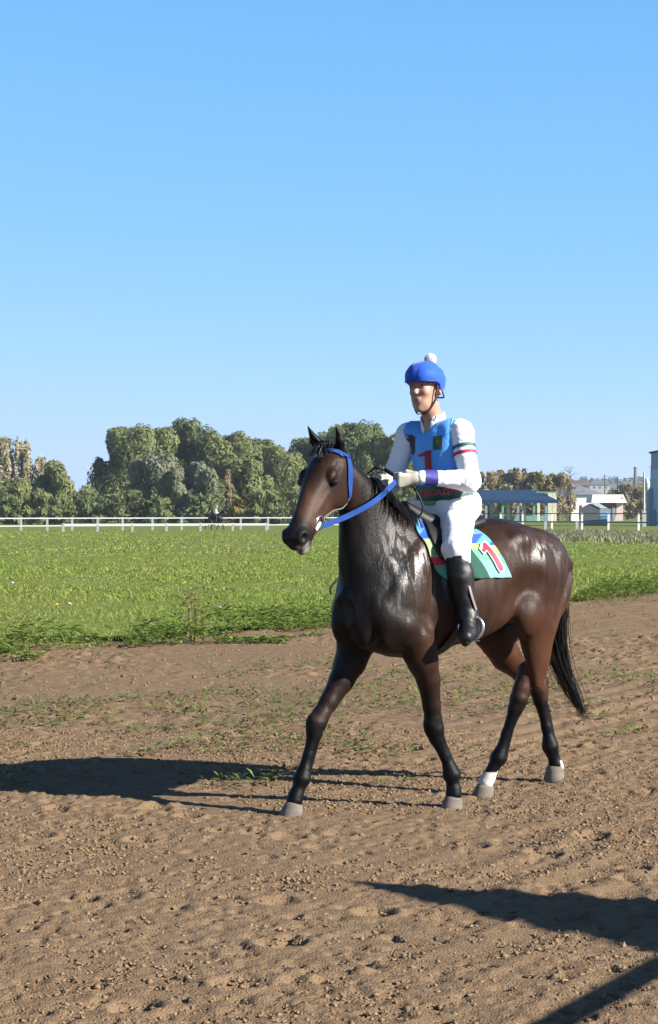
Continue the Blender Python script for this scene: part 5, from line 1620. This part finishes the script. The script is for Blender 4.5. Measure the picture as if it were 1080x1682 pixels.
# name printed on the waistband
cu = bpy.data.curves.new('band_text', 'FONT'); cu.body = 'РЕКСАДАМОВ'; cu.size = .056; cu.align_x = 'CENTER'; cu.align_y = 'CENTER'; cu.offset = .002; cu.space_character = 1.0
to = bpy.data.objects.new('band_text', cu); col.objects.link(to)
bpy.context.view_layer.update()
me = bpy.data.meshes.new_from_object(to.evaluated_get(bpy.context.evaluated_depsgraph_get()))
bpy.data.objects.remove(to)
import bmesh
bm = bmesh.new(); bm.from_mesh(me)
k = -.2
while k < .2:
    bmesh.ops.bisect_plane(bm, geom=bm.verts[:] + bm.edges[:] + bm.faces[:], plane_co=(k, 0, 0), plane_no=(1, 0, 0)); k += .008
for vt in bm.verts:           # wrapped round the waist, angle from the front towards the left side
    q = rad(46) + vt.co.x / .165
    d = Vector((math.cos(q), math.sin(q), 0)); zc = 1.728 + vt.co.y * .75 - .22 * .12 * math.cos(q)
    hit = WBv.ray_cast(Vector((.06, 0, zc)) + d * .4, -d)
    vt.co = (hit[0] if hit[0] is not None else Vector((.06, 0, zc)) + d * .17) + d * .003
bm.to_mesh(me); bm.free()
me.materials.append(mat('pinkish_red_print', (.50, .06, .10), .6))
to = bpy.data.objects.new('band_lettering', me); col.objects.link(to); to.parent = band
# helmet
Hc = SDF((.03, -.14, 2.17), (.37, .14, 2.46), .005)
Hc.el(hd(-.010, 0, .045), (.126, .098, .106), .0, axis=hx)
Hc.el(hd(.055, 0, .070), (.078, .084, .066), .04, axis=hx)
Hc.rc(hd(.095, .03, .047), hd(.095, -.03, .047), .020, .020, .02)
X, Y, Z = np.meshgrid(*Hc.ax, indexing='ij', sparse=True)
xr_ = (X - HD[0]) * hx[0] + (Y - HD[1]) * hx[1]; zr_ = Z - HD[2]
low = np.interp(xr_, [-.16, -.09, -.05, -.02, .02, .06, .13], [-.050, -.052, -.045, -.012, .022, .033, .030])
Hc.D = np.maximum(Hc.D, low - zr_).astype(np.float32)
Hc.folds(.005, 12, 2)
hv_, hf_ = Hc.mesh()
M_cap = mat('royal_blue_silk', (.009, .075, .44), .62, spec=.2, sheen=.2, bump=.2, bscale=20, bdist=.006)
helmet = mk('helmet', hv_, hf_, M_cap, person, smooth=True)
HBv = bvh_of(hv_, hf_)
em = []
for k in range(48):
    a = 2 * math.pi * k / 48
    d = Vector((math.cos(a + hyaw), math.sin(a + hyaw), 0)); xq = math.cos(a) * .12 - .01
    zz_ = HD[2] + float(np.interp(xq, [-.16, -.09, -.05, -.02, .02, .06, .13], [-.050, -.052, -.045, -.012, .022, .033, .030])) + .006
    hit = HBv.ray_cast(Vector((HD[0] - .01, 0, zz_)) + d * .3, -d)
    em.append(tuple((hit[0] if hit[0] is not None else Vector((HD[0], 0, zz_)) + d * .1) + d * .001))
mb = MB(); mb.tube(em + em[:1], .0045, 6); mb.build('rim', mat('dark_blue_edge', (.004, .02, .2), .5), helmet, smooth=True)
for yy_ in (-.035, .035):      # stitched seams of the cap cover
    sm_ = []
    for k in range(15):
        a = rad(18 + 150 * k / 14); d = Vector(tuple(hx * math.cos(a))) + Vector((0, 0, math.sin(a)))
        hit = HBv.ray_cast(Vector(hd(-.01, yy_, .04)) + d * .3, -d)
        if hit[0] is not None: sm_.append(hit[0] + d * .0005)
    mb = MB(); mb.tube(sm_, .0022, 5); mb.build('seam', bpy.data.materials['dark_blue_edge'], helmet, smooth=True)
pc = hd(-.052, 0, .166)
V = []; rr = np.random.default_rng(1)
pm = ball(pc, .033, 'pompom_core', mat('pompom_wool', (.52, .52, .5), .9, sheen=.3, bump=.8, bscale=90, bdist=.008), helmet)
pm.name = 'pompom'
tf = []
for k in range(260):
    d = rr.normal(size=3); d /= np.linalg.norm(d)
    tf.append((np.array([pc + d * .028, pc + d * (.034 + .004 * rr.random())]), rr.normal(size=3)))
strands(tf, .003, 'pompom_tufts', pm, M_wprint)
M_chin = mat('brown_strap', (.035, .014, .012), .5)
for s in (1, -1):
    ribbon(catmull([hd(.012, .088 * s, .018), hd(.012, .080 * s, -.03), hd(.020, .066 * s, -.075), hd(.038, .030 * s, -.132), hd(.042, 0, -.136)], 6), .013, .004, 'chin_strap', M_chin, helmet, ups=[np.array([.1, s, -.15])] * 20 + [np.array([0, .2 * s, -1])] * 5)

# whip and hand grip
wp = horse_frame(empty('riding_whip')); tag(wp, 'short black whip with green grip held in the jockey hands', 'whip')
mb = MB(); mb.tube([(.50, -.005, 1.83), (.455, .05, 1.785), (.43, .085, 1.755)], [.011, .0115, .012], 8); mb.build('handle', M_leather, wp, smooth=True)
mb = MB(); mb.tube([(.43, .085, 1.757), (.385, .105, 1.750), (.375, .110, 1.745)], [.013, .013, .009], 8); mb.build('grip', mat('green_grip', (.012, .22, .16), .5), wp, smooth=True)
mb = MB(); mb.tube([(.50, -.005, 1.83), (.53, -.05, 1.84), (.55, -.10, 1.80)], [.010, .007, .003], 8); mb.build('shaft', M_leather, wp, smooth=True)

# ---------------------------------------------------------------- far rider behind the white fence
D_ = 160.
fl = at(352, D_); fr = rad(-12)
fh = horse.copy(); col.objects.link(fh); fh.location = fl; fh.rotation_euler = (0, 0, fr); fh.scale = (.93, .93, .93)
tag(fh, 'tiny dark horse running behind the far white fence', 'horse')
for ch in list(horse.children):
    c_ = ch.copy(); col.objects.link(c_); c_.parent = fh
fp = person.copy(); col.objects.link(fp); fp.location = (fl[0], fl[1], -.12); fp.rotation_euler = (0, 0, fr); fp.scale = (.93, .93, .93)
tag(fp, 'tiny rider in white shirt on the dark horse behind the fence', 'person')
for ch in list(person.children):
    if ch.name.split('.')[0] in ('shirt', 'vest', 'breeches', 'boot', 'helmet'):
        c_ = ch.copy(); col.objects.link(c_); c_.parent = fp
        nm_ = ch.name.split('.')[0]
        if nm_ in ('vest', 'breeches', 'helmet'):
            c_.data = ch.data.copy(); c_.data.materials.clear()
            c_.data.materials.append({'vest': M_shirt, 'breeches': mat('navy_cloth', (.015, .02, .045), .7), 'helmet': mat('pale_cap', (.32, .32, .25), .6)}[nm_])
# ---------------------------------------------------------------- the air
hm = bpy.data.materials.new('thin_haze'); hm.use_nodes = True
hn_ = hm.node_tree.nodes; hn_.remove(hn_['Principled BSDF'])
pv_ = hn_.new('ShaderNodeVolumePrincipled'); pv_.inputs['Color'].default_value = (.78, .87, 1, 1); pv_.inputs['Density'].default_value = .00018; pv_.inputs['Anisotropy'].default_value = .2
hm.node_tree.links.new(pv_.outputs[0], hn_['Material Output'].inputs['Volume'])
mb = MB(); mb.box(-1200, 1700, -300, 3400, -1.5, 90)
tag(mb.build('haze', hm), kind='stuff')
